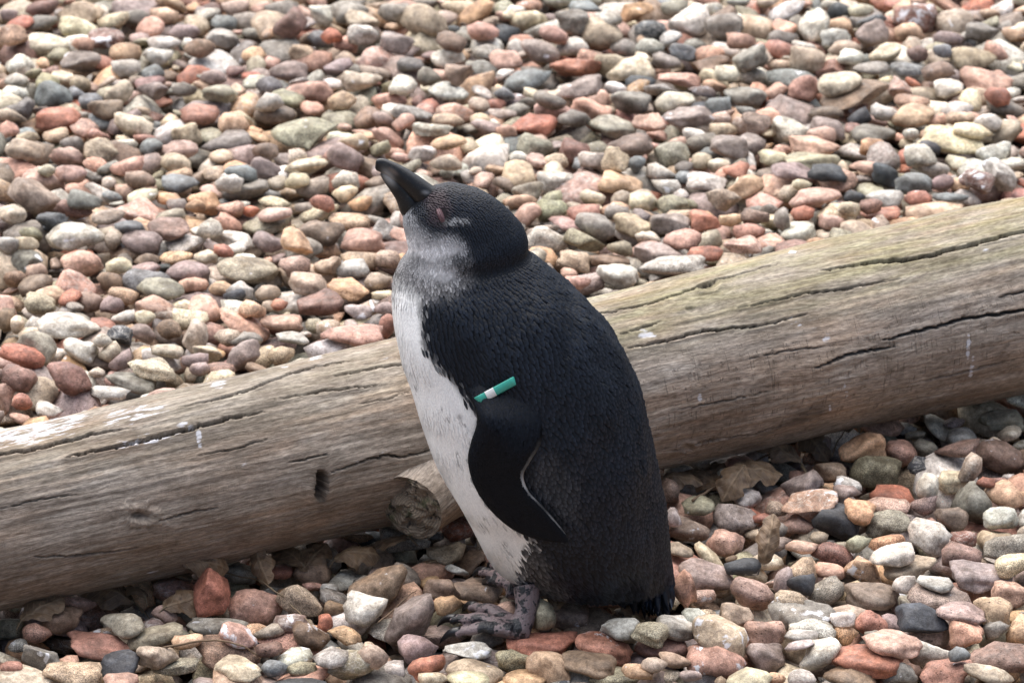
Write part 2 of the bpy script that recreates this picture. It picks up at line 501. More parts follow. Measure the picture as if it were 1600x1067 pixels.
CRACKS = [  # (width px, depth mm, points)
    (5, 7, [(-60, 722), (0, 711), (65, 700), (129, 683), (203, 668)]),
    (6, 9, [(103, 715), (150, 705), (194, 696), (250, 682), (297, 670), (350, 657), (414, 644)]),
    (3.5, 5, [(280, 637), (334, 625), (385, 611), (449, 585), (513, 569), (551, 565)]),
    (3.5, 5, [(523, 589), (577, 577), (632, 568), (690, 552)]),
    (3.0, 4, [(428, 625), (481, 615), (545, 607), (600, 600)]),
    (2.6, 3, [(310, 713), (370, 700), (422, 685)]),
    (2.6, 3, [(448, 724), (480, 717), (517, 707)]),
    (3.2, 4.5, [(513, 741), (560, 723), (599, 711), (626, 715), (678, 702), (720, 690)]),
    (2.6, 3, [(43, 871), (110, 868), (172, 862), (215, 856)]),
    (2.4, 2.5, [(0, 795), (60, 780), (120, 772)]),
    (2.4, 2.5, [(240, 815), (300, 800), (340, 792)]),
    (2.4, 2.5, [(560, 630), (600, 624), (640, 612)]),
    (3.2, 5, [(900, 500), (936, 491), (1012, 476), (1075, 455), (1134, 435), (1215, 413)]),
    (3.6, 6, [(981, 545), (1040, 533), (1098, 518), (1188, 509), (1260, 491)]),
    (3.0, 4, [(1152, 482), (1251, 460), (1327, 451), (1408, 435)]),
    (6.0, 9, [(1282, 424), (1330, 416), (1372, 410), (1440, 404), (1507, 386), (1600, 363), (1680, 345)]),
    (5.0, 8, [(1377, 532), (1440, 516), (1507, 498), (1600, 485), (1690, 470)]),
    (4.2, 7, [(1273, 575), (1327, 554), (1399, 541)]),
    (3.0, 4, [(1561, 464), (1600, 455), (1660, 444)]),
    (2.6, 3, [(965, 524), (1000, 513), (1035, 502)]),
    (2.4, 2.5, [(1170, 560), (1230, 548), (1290, 540)]),
    (2.4, 2.5, [(1060, 640), (1140, 625), (1200, 612)]),
    (2.4, 2.5, [(1420, 600), (1500, 583), (1590, 560)]),
    (3.0, 3.5, [(1040, 705), (1100, 690), (1180, 678), (1233, 660)]),
    (2.4, 2.5, [(1310, 352), (1400, 338), (1500, 322)]),
]
def seg_dist(px, py, pts):
    d = np.full(px.shape, 1e9); along = np.zeros(px.shape)
    n = len(pts) - 1
    for k in range(n):
        ax, ay = pts[k]; bx, by = pts[k + 1]
        vx, vy = bx - ax, by - ay
        t = np.clip(((px - ax) * vx + (py - ay) * vy) / (vx * vx + vy * vy), 0, 1)
        dd = np.hypot(px - ax - t * vx, py - ay - t * vy)
        m = dd < d
        d[m] = dd[m]; along[m] = (k + t[m]) / n
    return d, along

def build_log():
    x0, x1 = -0.95, 1.05
    xs = np.concatenate([np.linspace(x0, -0.62, 60, endpoint=False), np.linspace(-0.62, 0.70, 1000), np.linspace(0.70, x1, 62)[1:]])
    n = len(xs)
    # angle 0 = away from the camera, 90 = up, 180 = towards the camera, 270 = below; dense where the photograph looks
    ph = np.radians(np.concatenate([np.linspace(70, 275, 270, endpoint=False), np.linspace(275, 430, 60, endpoint=False)]))
    m = len(ph)
    C, R = log_centre(xs)
    nv = lambda a, b, sc, sd: noise3(np.stack([np.broadcast_to(xs[:, None] * sc[0], (n, m)), np.broadcast_to(np.cos(ph)[None] * sc[1], (n, m)), np.broadcast_to(np.sin(ph)[None] * sc[1], (n, m))], -1), sd)
    d = 0.006 * nv(0, 0, (2.2, 0.9), 3) + 0.0028 * nv(0, 0, (7, 2.6), 5) + 0.0011 * nv(0, 0, (12, 18), 6)
    r = R[:, None] * 0.985 + d
    dirs = np.cos(ph)[:, None] * LOG_SIDE + np.sin(ph)[:, None] * LOG_UP
    P = C[:, None, :] + r[..., None] * dirs[None]
    PX, PY = project(P)
    vis = (np.degrees(ph) > 60) & (np.degrees(ph) < 290)
    W = np.broadcast_to(vis[None], (n, m))
    dep = np.zeros((n, m)); lip = np.zeros((n, m))
    jit = 2.2 * noise3(np.stack([PX * 0.06, PY * 0.05, 0 * PX], -1), 8) + 1.0 * noise3(np.stack([PX * 0.2, PY * 0.1, 0 * PX + 3], -1), 9)
    for w, mm, pts in CRACKS:
        bx0 = min(p[0] for p in pts) - 15; bx1 = max(p[0] for p in pts) + 15
        sel = W & (PX > bx0) & (PX < bx1)
        dd, al = seg_dist(PX[sel], PY[sel] + jit[sel], pts)
        prof = np.sin(np.clip(al, 0.0, 1.0) * np.pi) ** 0.45
        hw = np.maximum(0.52 * w * prof, 0.75)
        g = np.clip(1 - dd / hw, 0, 1) ** 0.5 * mm * 0.0017 * np.clip(prof + 0.12, 0, 1)
        dep[sel] = np.maximum(dep[sel], g)
        lp = np.exp(-((dd - hw * 1.6) / (w * 1.3)) ** 2) * mm * 0.00012
        lip[sel] = np.maximum(lip[sel], lp)
    # slot-like hole, knots
    wob = 0.35 * noise3(np.stack([PX * 0.09, PY * 0.09, 0 * PX + 9], -1), 17) + 0.2 * noise3(np.stack([PX * 0.25, PY * 0.25, 0 * PX + 9], -1), 18)
    def dent(cx, cy, rx, ry, ang, depth, pw=1.0):
        ca, sa = math.cos(ang), math.sin(ang)
        u = ((PX - cx) * ca + (PY - cy) * sa) / rx; v = (-(PX - cx) * sa + (PY - cy) * ca) / ry
        q = np.sqrt(u * u + v * v) * (1 + wob)
        return np.where(W, np.clip(1 - q, 0, 1) ** pw * depth, 0), np.where(W, q, 99)
    hole, qh = dent(503 , 760, 9, 26, 0.12, 0.022, 0.3)
    knot, qk = dent(220, 806, 15, 7, 0.1, 0.006, 0.6)
    kn2, q2 = dent(1108, 449, 16, 7, -0.3, 0.004, 0.7)
    kn3, q3 = dent(1078, 483, 10, 5, 0, 0.003, 0.7)
    kn4, q4 = dent(1073, 699, 11, 6, -0.2, 0.005, 0.7)
    ring = 0.0022 * np.exp(-((qk - 1.8) / 0.6) ** 2) + 0.002 * np.exp(-((q2 - 1.2) / 0.4) ** 2) + 0.0015 * np.exp(-((q4 - 1.3) / 0.4) ** 2)
    r2 = r - np.maximum.reduce([dep, hole, knot, kn2, kn3, kn4]) + lip + ring
    # swelling where the branch leaves the trunk
    P = C[:, None, :] + r2[..., None] * dirs[None]
    # masks
    g = np.zeros((n, m))
    def blob(cx, cy, rx, ry, ang, s=1.0):
        ca, sa = math.cos(math.radians(ang)), math.sin(math.radians(ang))
        u = ((PX - cx) * ca + (PY - cy) * sa) / rx; v = (-(PX - cx) * sa + (PY - cy) * ca) / ry
        return np.where(W, s * (1 - sstep(0.45, 1.25, np.sqrt(u * u + v * v))), 0)
    for b in [(50, 676, 100, 24, -12, 0.75), (95, 660, 60, 15, -12, 0.7), (205, 648, 70, 18, -12, 0.62), (225, 688, 65, 13, -12, 0.65), (283, 664, 12, 6, -12, 0.9),
              (311, 685, 6, 20, -8, 0.95), (300, 668, 10, 5, 0, 0.8), (342, 601, 18, 7, -14, 0.8), (494, 559, 16, 4, -14, 0.6), (445, 574, 8, 4, 0, .6),
              (608, 556, 22, 12, 0, 0.45), (383, 730, 8, 14, 20, 0.35), (700, 700, 50, 40, 0, 0.45), (600, 715, 60, 25, -14, 0.3),
              (1012, 524, 24, 11, 30, 0.75), (1022, 535, 14, 6, 20, 0.5), (1513, 540, 4.5, 28, 2, 0.9), (1518, 575, 4.5, 24, 8, 0.8), (1321, 585, 3.5, 35, 5, 0.6), (1323, 615, 5, 10, 0, 0.7),
              (1291, 528, 9, 10, 0, 0.7), (1240, 500, 16, 7, -20, 0.55), (1250, 510, 6, 5, 0, .8), (1238, 394, 8, 4, 0, 0.9), (1093, 621, 5, 9, 0, 0.8), (1297, 637, 3, 6, 0, 0.9),
              (1540, 392, 6, 10, 30, 0.5), (240, 893, 14, 2.5, -14, 0.8), (900, 600, 3, 5, 0, 0), (1270, 565, 4, 14, 0, 0.4), (1300, 500, 50, 12, -14, 0.3)]:
        g = np.maximum(g, blob(*b))
    sph = np.sin(ph)[None]
    alg = sstep(0.45, 0.98, np.broadcast_to(sph, (n, m))) * (0.35 + 0.65 * sstep(650, 1000, PX))
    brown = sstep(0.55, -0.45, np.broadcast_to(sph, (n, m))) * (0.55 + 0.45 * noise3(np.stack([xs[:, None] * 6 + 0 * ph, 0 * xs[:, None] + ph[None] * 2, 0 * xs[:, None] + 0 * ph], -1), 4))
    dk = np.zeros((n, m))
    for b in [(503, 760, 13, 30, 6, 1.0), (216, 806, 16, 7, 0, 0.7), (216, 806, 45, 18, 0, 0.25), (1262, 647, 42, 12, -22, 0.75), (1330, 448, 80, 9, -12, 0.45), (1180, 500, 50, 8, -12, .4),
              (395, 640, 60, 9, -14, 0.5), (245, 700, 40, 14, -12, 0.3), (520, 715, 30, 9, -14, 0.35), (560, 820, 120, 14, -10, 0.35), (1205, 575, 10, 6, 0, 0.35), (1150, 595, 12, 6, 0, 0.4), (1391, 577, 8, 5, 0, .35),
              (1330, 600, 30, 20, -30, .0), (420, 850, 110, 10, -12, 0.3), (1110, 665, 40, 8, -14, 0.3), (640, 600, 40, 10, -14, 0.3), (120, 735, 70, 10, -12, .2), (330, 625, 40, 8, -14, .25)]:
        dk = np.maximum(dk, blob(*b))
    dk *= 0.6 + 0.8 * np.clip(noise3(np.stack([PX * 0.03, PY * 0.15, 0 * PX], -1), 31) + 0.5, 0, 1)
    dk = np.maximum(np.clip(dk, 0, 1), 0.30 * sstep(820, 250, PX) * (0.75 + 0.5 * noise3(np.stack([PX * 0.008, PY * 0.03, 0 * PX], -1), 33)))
    dk = np.maximum(dk, np.clip(dep / 0.004, 0, 1) * 0.95)      # shade of the cracks painted in as dark colour
    ck = sstep(940, 1030, PX) * sstep(0.75, 0.25, np.broadcast_to(sph, (n, m))) + 0.12
    arc = np.cumsum(np.concatenate([[0], np.diff(ph)])) * 0.095
    # the swirl of grain around the knots
    sw = 0.010 * np.exp(-(qk / 2.2) ** 2) + 0.006 * np.exp(-(qh / 2.0) ** 2) + 0.006 * np.exp(-(q2 / 2) ** 2)
    lc = np.stack([np.broadcast_to(xs[:, None], (n, m)), arc[None] + sw * np.sign(PY - 800), np.zeros((n, m))], -1)
    V = P.reshape(-1, 3)
    F = grid_faces(n, m, True)
    root = empty('fallen_log', (0.0, float(np.polyval(_px, 0.0)), 0.0))
    tag(root, 'weathered grey brown log lying on the pebbles behind the penguin', 'log')
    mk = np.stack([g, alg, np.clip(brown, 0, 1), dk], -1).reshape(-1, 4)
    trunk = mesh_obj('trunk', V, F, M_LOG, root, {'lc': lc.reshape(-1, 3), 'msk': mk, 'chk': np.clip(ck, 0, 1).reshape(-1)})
    # end discs, outside the picture
    for k, nm in ((0, -1), (n - 1, 1)):
        ringv = P[k]; c = ringv.mean(0)
        prof = [1.0, 0.985, 0.6, 0.25]
        VV = np.vstack([c + (ringv - c) * q + nm * LOG_DIR * (0.004 if q < 1 else 0.0) for q in prof] + [c + nm * LOG_DIR * 0.004])
        FF = [tuple(int(a) for a in q) for q in grid_faces(4, m, True)] + [(4 * m, 3 * m + j, 3 * m + (j + 1) % m) for j in range(m)]
        rel = VV - c
        mesh_obj('sawn_end', VV, FF, M_CUT, root, {'lc': rel}, smooth=False)
    # branch stub
    end = on_y(643, 793, 0.136); 
    base = np.array([-0.012, float(np.polyval(_px, -0.012)) - 0.01, 0.088])
    ax = end - base; L = np.linalg.norm(ax); ax /= L
    a = np.cross(ax, [0, 0, 1.0]); a /= np.linalg.norm(a); b = np.cross(a, ax)
    th = np.linspace(0, 2 * np.pi, 96, endpoint=False)
    ts = np.linspace(0, 1, 70)
    VV = []; LC = []; MS = []
    for t in ts:
        rr = 0.0320 + 0.050 * np.exp(-((t) / 0.48) ** 2)
        rad = rr * (1 + 0.05 * noise3(np.stack([np.cos(th) * 1.5, np.sin(th) * 1.5, np.full_like(th, t * 2)], -1), 12) + 0.035 * noise3(np.stack([np.cos(th) * 7, np.sin(th) * 7, np.full_like(th, t * 2)], -1), 13))
        VV.append(base + ax * L * t + rad[:, None] * (np.cos(th)[:, None] * a + np.sin(th)[:, None] * b))
        LC.append(np.stack([np.full_like(th, 3 + t * L), th * 0.03, 0 * th], -1))
        s_ = np.sin(th)
        MS.append(np.stack([0.2 * sstep(0.2, 0.9, s_) * (t < 0.8), 0 * th, sstep(0.5, -0.4, s_), 0.25 * sstep(-0.2, -0.9, s_)], -1))
    VV = np.vstack(VV); nr = len(ts)
    st = mesh_obj('branch_stub', VV, grid_faces(nr, 96, True), M_LOG, root, {'lc': np.vstack(LC), 'msk': np.vstack(MS), 'chk': np.full(len(VV), 0.1)})
    st['label'] = 'short sawn branch stub on the log'
    edge = VV[-96:]; c = edge.mean(0)
    qs = np.linspace(1, 0.03, 22)
    EV = []
    for q in qs:
        e = c + (edge - c) * q
        rel = e - c
        rough = 0.007 * noise3(rel * 80, 4) + 0.0035 * noise3(rel * 240, 5)
        chip = -0.012 * np.exp(-(((rel @ a) * 1 - 0.010) / 0.010) ** 2 - (((rel @ b) - 0.018) / 0.012) ** 2)
        EV.append(e + ax * ((rough + chip) * (1 - q ** 6))[:, None] + ax * 0.0)
    EV = np.vstack(EV + [c[None]])
    FF = [tuple(int(v) for v in q) for q in grid_faces(22, 96, True)] + [(22 * 96, 21 * 96 + j, 21 * 96 + (j + 1) % 96) for j in range(96)]
    rel = EV - c
    lc2 = np.stack([rel @ a, rel @ b, rel @ ax], -1)
    mesh_obj('cut_face', EV, FF, M_CUT, st, {'lc': lc2})
    return root
LOG = build_log()
STUB_END = on_y(643, 793, 0.136)

# ------------------------------------------------------------------ pebble bed
# x y w h angle colour style of the stones that can be told apart (photograph pixels); style: s smooth, p pitted, v veined, k speckled, a angular, g droppings
STONES = """
14 24 32 34 10 P s;66 14 54 28 -10 M p;66 36 52 22 -8 G k;125 20 70 36 10 T s;120 44 70 36 10 C k;178 36 52 30 -10 C k;213 28 46 34 0 G s;257 26 46 26 0 O s;350 36 44 24 0 B s;288 52 52 38 0 P s;168 60 62 28 -5 M vg;71 72 90 38 -6 C s;20 56 50 34 0 O k;130 70 38 32 20 S s;196 82 52 30 0 O s;126 97 64 34 8 G sg;36 105 56 38 25 W k;258 70 58 28 0 L s;247 90 52 34 0 L s;312 78 52 32 0 K s;350 62 56 30 0 L a;197 107 50 26 0 L s;126 131 38 34 30 T p;83 150 62 44 0 B s;28 172 58 36 0 G k;24 147 42 30 0 W k;240 141 56 34 0 P s;286 139 44 44 10 G a;318 136 36 20 15 O s;186 146 50 34 -35 T s;90 190 74 40 0 R p;164 172 60 40 10 K s;144 160 44 30 -10 B s;196 229 42 34 0 W s;208 198 70 44 15 C p;366 195 52 44 20 O s;290 210 56 36 -10 T p;277 240 74 44 -5 S p;236 230 42 30 -20 B s;162 238 64 44 15 T k;105 245 54 34 10 S p;112 224 40 34 0 G s;42 216 42 32 0 T k;15 203 36 32 10 S p;312 175 66 16 5 R a;344 147 56 30 0 N s;333 121 44 24 0 P s;40 235 66 30 12 T s;
452 40 60 50 -30 M s;500 22 46 50 20 W a;518 57 36 26 0 R p;541 70 42 26 15 S s;566 55 52 34 5 L k;548 20 60 34 0 G s;565 32 62 28 8 T p;617 20 60 40 0 G s;665 35 80 54 20 T s;705 65 50 30 15 K s;743 22 76 34 -38 O s;755 50 52 28 0 S s;620 68 56 36 10 P s;470 82 46 38 10 T k;451 113 68 36 3 P s;482 143 80 40 -5 S s;535 160 48 34 -5 O k;422 135 48 28 10 B k;585 98 66 50 30 S v;565 127 70 30 5 T s;642 102 46 26 0 G s;700 90 56 32 0 W s;718 115 48 38 -10 K a;672 120 44 34 0 G a;628 135 50 34 -20 W a;700 145 64 30 10 L k;712 178 66 46 5 S v;758 127 38 34 10 R s;750 187 32 30 0 C s;645 178 70 28 10 G v;676 203 66 26 3 L k;630 192 40 22 -30 S s;600 187 40 26 20 P s;605 217 60 30 40 S s;480 207 110 48 -3 N k;550 223 56 30 0 T s;430 180 70 32 0 K p;420 160 46 28 0 L s;700 222 60 24 -8 O s;697 254 56 26 5 T s;482 257 72 20 -8 C s;465 243 32 28 -10 C k;415 235 44 30 0 K s;660 240 50 34 -20 L s;540 245 60 36 30 P s;792 205 36 30 0 S s;
996 20 54 44 0 O ap;951 31 46 28 0 W s;938 57 72 52 20 T s;1075 33 70 54 0 W v;1018 48 52 32 -10 D v;1132 42 64 44 0 G s;895 35 60 42 10 G k;865 55 50 30 15 S s;895 75 58 32 5 L s;844 82 66 36 20 P s;898 106 84 36 -5 R p;985 108 80 38 -3 C v;1000 130 50 26 3 D s;1042 97 52 28 10 P s;1015 77 48 30 0 L k;1068 82 50 34 10 B v;1110 102 66 32 -10 K s;1172 92 60 48 -20 G s;1157 64 50 30 0 S s;1060 124 70 28 5 S k;904 137 86 34 -12 P s;962 140 38 28 10 W s;858 158 56 28 20 G s;985 162 66 36 10 G s;1055 158 66 32 -3 C v;1076 183 86 28 3 P sg;1164 150 70 34 10 G s;1136 116 42 24 5 C s;1116 133 40 18 15 O s;925 170 66 32 15 S s;955 200 84 26 8 G s;1015 195 56 42 -5 S a;835 195 78 34 -5 R p;898 185 56 26 10 G s;1132 205 48 34 0 T p;1180 195 50 34 10 P k;1086 212 42 28 5 W s;985 228 74 34 -10 K s;838 230 62 34 15 N k;898 237 52 40 0 M s;1096 254 38 30 0 T s;1140 232 64 34 5 P s;1050 243 60 42 0 N k;926 250 58 40 10 W p;960 257 40 50 35 T k;870 253 40 26 0 C k;811 247 30 28 0 W s;995 256 32 26 0 B s;1124 260 38 34 0 C s;
1272 42 44 54 20 W k;1312 18 44 34 0 D s;1346 17 42 36 -10 C s;1432 24 74 50 20 R vg;1362 52 56 38 -25 P s;1312 42 44 26 0 O k;1420 52 44 30 -10 O p;1483 62 52 32 0 P s;1473 80 32 22 0 B s;1535 52 56 30 0 G s;1556 82 44 36 30 S s;1520 92 80 34 5 T s;1305 60 56 30 5 L v;1225 62 50 32 0 G s;1260 95 62 40 15 T s;1298 112 56 36 -15 M s;1330 90 46 26 0 W s;1385 85 56 34 -10 C k;1434 85 36 36 0 M p;1360 107 60 22 0 G s;1417 110 58 26 5 B v;1465 112 50 26 -15 K s;1475 125 52 26 -10 P p;1312 132 72 34 -15 C s;1335 150 116 30 -10 K s;1482 139 48 28 0 W s;1405 140 44 40 30 S v;1540 125 90 30 5 S p;1253 137 54 46 -20 S p;1425 160 60 24 0 S k;1425 180 76 36 -10 O s;1380 177 44 30 20 L s;1342 184 40 26 -20 D s;1295 200 60 30 15 P s;1365 210 84 30 8 G s;1290 177 60 22 -3 K k;1235 205 66 38 10 W k;1275 230 86 34 5 S a;1463 190 38 26 0 S k;1500 186 50 26 0 T k;1543 190 46 28 10 W s;1520 205 70 20 10 C p;1485 220 112 34 8 C k;1450 232 40 24 15 D s;1558 152 44 30 10 R p;1570 210 60 46 -20 T s;1555 242 60 34 -15 L k;1438 245 60 34 20 L k;1365 232 46 40 0 O a;1270 250 90 24 5 N a;
70 284 74 42 20 S s;112 272 52 28 10 S s;72 266 30 22 0 C s;200 262 60 28 -15 S s;150 258 44 26 20 S k;220 282 52 28 0 K s;54 308 90 46 22 T s;20 336 46 38 10 C s;82 346 52 34 0 D k;170 340 56 26 -10 T s;118 370 92 44 5 W v;215 330 80 34 10 S v;176 308 34 22 0 B v;115 325 64 30 10 M k;132 315 58 30 15 G s;282 288 62 24 5 B sg;262 312 50 20 5 O s;264 358 72 24 3 M p;222 380 66 36 5 P s;202 355 48 20 -5 B s;265 338 54 22 -15 T s;305 322 34 38 0 O p;290 380 66 28 -5 L k;176 373 30 36 30 T p;128 412 72 44 5 S p;186 416 46 32 -5 C s;42 408 52 44 0 G ag;56 426 38 28 0 S s;48 365 40 26 15 N s;40 382 42 30 0 T a;230 408 44 30 -20 K a;275 403 58 20 0 O k;228 442 80 44 0 B k;292 428 76 40 -5 P s;120 447 70 44 10 S v;172 440 44 32 0 K s;5 405 24 34 0 C v;10 380 40 26 10 L s;
382 297 90 34 -5 G s;358 286 50 30 -10 L s;375 270 54 26 10 B s;415 265 50 40 20 P s;478 262 70 26 -12 C s;434 288 34 34 0 N s;465 282 40 24 0 C s;488 292 58 28 -5 T s;540 282 46 32 0 W k;540 303 44 26 -5 C s;564 319 42 32 -15 O s;505 316 44 28 15 R k;392 330 30 28 0 R a;360 328 46 28 0 S k;430 318 56 22 5 C k;430 335 60 24 -8 S s;420 350 84 22 -8 N k;476 326 38 22 5 G s;318 316 56 36 10 O p;500 365 82 40 -10 K s;465 380 56 42 25 O s;568 378 72 42 -3 S s;602 360 50 40 20 L k;545 345 70 22 5 O k;325 358 40 32 -10 W k;362 375 76 34 12 W v;420 380 54 42 20 P s;358 349 48 24 30 S p;350 393 34 20 5 R s;322 402 40 22 0 C s;392 423 110 34 12 N k;460 415 52 32 5 S k;512 415 46 42 0 T s;484 445 70 34 10 T s;553 420 54 40 0 L s;605 406 46 32 5 T k;545 452 70 28 10 O p;590 440 44 30 0 T s;
64 475 54 32 5 N k;140 472 44 36 -5 K s;175 478 40 34 0 P s;240 480 62 30 10 S s;194 462 56 26 15 O k;108 506 104 30 8 W v;125 548 60 50 10 W v;188 523 44 46 20 D v;222 520 46 40 10 P s;160 532 32 24 0 L s;173 552 44 34 -40 C a;225 497 38 24 10 C s;265 515 44 36 10 K k;305 525 42 56 0 T s;60 545 70 60 40 N s;36 557 76 34 20 R p;28 590 56 44 15 M p;105 592 80 50 20 M p;76 612 42 46 -5 R a;8 620 34 60 10 S p;35 628 36 34 20 R p;240 575 84 34 10 C k;262 548 58 20 3 C s;190 565 48 24 -35 P s;205 595 84 30 12 G s;152 582 28 22 10 C p;170 614 64 22 5 L s;75 642 46 18 3 L g;28 508 22 30 0 C s;10 500 32 40 0 K s;305 565 44 24 0 P s;
382 508 92 30 28 S s;440 505 72 32 8 S p;500 477 74 40 -12 M p;550 525 104 36 0 S p;560 488 46 44 0 P sg;492 510 34 34 0 N k;456 528 62 20 3 L s;380 555 62 44 -20 P s;355 528 44 36 10 T k;375 455 48 38 15 L s;345 452 40 26 0 O s;395 485 44 34 10 O k;418 457 46 22 0 T s;437 477 30 20 -10 R s;604 510 26 44 10 R p;440 555 46 28 -10 T k;322 555 48 36 10 C v;312 575 34 26 10 P s;340 577 56 20 0 M k;600 482 36 28 0 P s;
868 285 64 34 8 L k;825 300 54 32 -10 N s;862 330 54 44 0 N k;820 340 60 52 -35 S s;968 286 80 32 10 O s;925 310 44 36 15 C s;1003 315 46 32 0 C v;1040 292 52 30 20 L vg;1105 285 66 28 5 L vg;1052 322 54 34 5 N k;1130 310 60 36 5 T k;1102 349 56 36 5 R a;1141 343 38 30 0 O a;1180 340 48 46 0 M k;1165 290 62 32 -15 O s;928 353 66 38 20 G s;988 353 66 36 -5 T s;1046 350 66 36 10 P s;912 333 54 26 -5 R p;965 332 42 24 -5 P s;913 375 72 38 10 N k;855 375 74 44 5 L k;968 388 44 34 0 N s;1013 372 42 22 0 C k;1030 398 84 38 0 P s;1066 372 64 22 -5 S p;1105 375 50 30 -10 N s;950 408 74 30 3 K s;897 410 58 44 15 T k;965 430 72 38 10 W s;1050 415 110 28 -3 L k;1102 397 60 18 8 R k;1160 385 66 30 10 S k;903 442 44 22 0 S p;960 445 34 20 0 G k;1170 365 52 30 5 R p;
1245 363 64 32 0 W s;1255 335 40 28 -5 R s;1222 342 28 38 10 G s;1308 332 72 38 8 C k;1275 308 86 24 -3 S s;1308 282 66 32 -5 S k;1335 308 36 26 0 D s;1382 309 62 30 5 L s;1435 311 46 32 10 R p;1427 287 62 34 5 B s;1384 275 54 36 20 D a;1293 268 66 22 3 D s;1240 270 76 26 15 P s;1253 290 34 24 10 C s;1235 302 40 26 -15 T k;1470 286 42 24 0 P s;1500 290 36 34 10 O p;1525 282 60 36 10 M vg;1560 275 66 44 20 L vg;1450 264 66 34 15 L k;1485 310 58 18 5 B s;1375 335 70 18 0 R p;1327 325 36 24 10 C k;1360 322 40 24 0 M k;
157 1008 100 36 12 R a;192 977 80 36 -5 N s;258 961 44 36 40 S a;241 992 88 28 -15 N s;64 1027 62 54 20 G sg;185 1039 62 34 -5 D s;245 1025 62 36 0 T s;270 1037 90 30 -8 N ka;293 1002 48 26 -5 O s;113 1053 90 28 8 T k;40 1064 110 26 5 C s;28 1008 32 28 0 L k;17 1043 34 28 0 R p;58 990 44 30 0 M k;98 968 64 40 5 K s;341 978 90 30 3 G sg;188 1064 54 22 3 S s;
331 920 58 80 10 R a;401 947 92 54 12 S a;469 940 70 50 25 T k;570 951 66 44 8 W v;538 992 54 46 10 O p;453 971 52 28 0 P vg;485 992 60 40 20 K sg;455 1003 100 26 5 S k;420 987 48 22 -15 T s;374 993 60 32 20 S sg;355 1018 94 32 10 K k;421 1015 44 24 -5 M p;371 1046 76 30 6 C s;430 1045 46 30 0 B s;460 1028 56 28 -10 L g;473 1044 48 22 0 N k;518 1026 54 30 -15 L v;552 1040 76 46 -5 N v;584 1025 46 30 20 T s;612 1047 44 24 0 L s;370 1063 80 20 5 O s;408 1066 50 16 0 S s;475 1058 86 24 -8 S s;508 973 24 28 0 R s;523 950 32 36 10 K s;640 970 96 66 -30 P s;595 918 96 50 -30 K s;628 902 60 56 20 G s;437 893 44 22 0 R s;514 922 30 30 0 L s;372 895 60 34 10 G s;488 893 60 36 0 K s;
653 1014 64 46 10 P s;731 1016 72 26 3 W sg;668 1041 58 40 -20 R a;744 1048 88 30 10 T s;800 1031 54 40 10 N k;847 1007 108 28 2 R a;858 1044 74 50 30 O a;920 1038 86 28 8 K s;820 1060 66 30 0 O s;731 1062 68 20 0 C s;678 1060 46 22 0 C s;890 963 66 50 20 K s;850 963 36 56 5 N s;690 920 56 40 0 K s;745 922 76 36 10 K s;700 945 46 30 0 O s;
968 982 64 36 -8 L s;1015 990 56 34 5 C k;943 1010 90 42 15 R pg;1057 981 66 36 5 L s;1085 965 40 24 10 L s;1033 1010 80 40 -5 M p;1055 1033 52 28 10 O a;1122 998 90 60 15 T sg;1118 1033 90 58 18 S sg;1069 919 34 56 0 S p;1105 900 90 40 12 P s;1100 932 38 28 -10 S k;1174 929 72 54 25 S p;1150 962 56 36 10 T s;1195 985 64 48 10 S p;1197 1025 62 62 0 P s;958 1057 76 28 0 N k;995 1050 50 24 10 O s;1043 1057 44 26 -5 C k;1079 1055 34 24 -5 P s;1022 1040 40 30 0 T s;1170 1062 70 22 -5 C s;1160 888 56 28 0 D s;1108 873 62 20 40 C s;
1300 868 66 44 10 M k;1297 893 50 26 0 S s;1253 912 48 30 12 D s;1222 906 24 46 15 P s;1290 928 60 54 -20 G k;1353 893 62 46 30 O pg;1420 886 86 32 -3 T s;1396 867 68 34 -15 W s;1363 931 86 38 8 K s;1412 914 38 32 -10 L v;1461 912 56 22 5 L v;1503 869 62 40 0 M p;1533 899 96 40 5 P s;1580 928 58 36 5 S p;1582 880 56 32 -15 C k;1575 855 80 44 -5 G k;1470 936 100 38 8 P k;1552 955 66 46 30 O p;1592 985 36 44 0 O p;1440 973 82 46 10 D a;1508 992 54 44 5 S p;1505 962 80 28 10 P p;1556 983 42 30 -15 G s;1255 961 94 22 3 G sg;1236 940 50 28 0 T k;1318 966 40 24 0 W s;1362 975 50 34 10 R p;1267 980 74 26 8 L k;1321 993 40 36 20 O k;1252 993 52 18 3 L v;1250 1008 44 14 -15 L s;1281 1025 70 54 -15 W v;1393 1006 92 28 10 S s;1352 1029 112 44 3 R s;1449 1021 66 46 15 W s;1405 1052 60 44 0 G s;1331 1057 86 22 5 K s;1480 1052 90 44 -5 R p;1500 1022 34 24 0 B s;1565 1025 100 36 0 M p;1545 1052 80 32 15 T s;1252 1060 44 26 0 L v;1212 1060 32 22 0 O p;
1150 813 76 54 30 P p;1135 850 58 46 10 S p;1191 811 32 36 0 R s;1208 829 44 34 -20 G s;1212 849 50 24 0 P s;1248 819 50 36 5 S a;1310 815 72 56 30 D s;1268 785 86 32 -10 S vg;1214 795 34 24 10 T k;1252 757 66 44 -10 P a;1092 790 52 24 5 N s;1075 830 66 46 15 K sg;1045 768 30 44 0 M k;1050 808 26 32 0 L g;1062 859 44 20 15 T s;1298 738 56 38 10 K s;1255 855 56 24 5 S s;1279 840 28 20 10 T s;
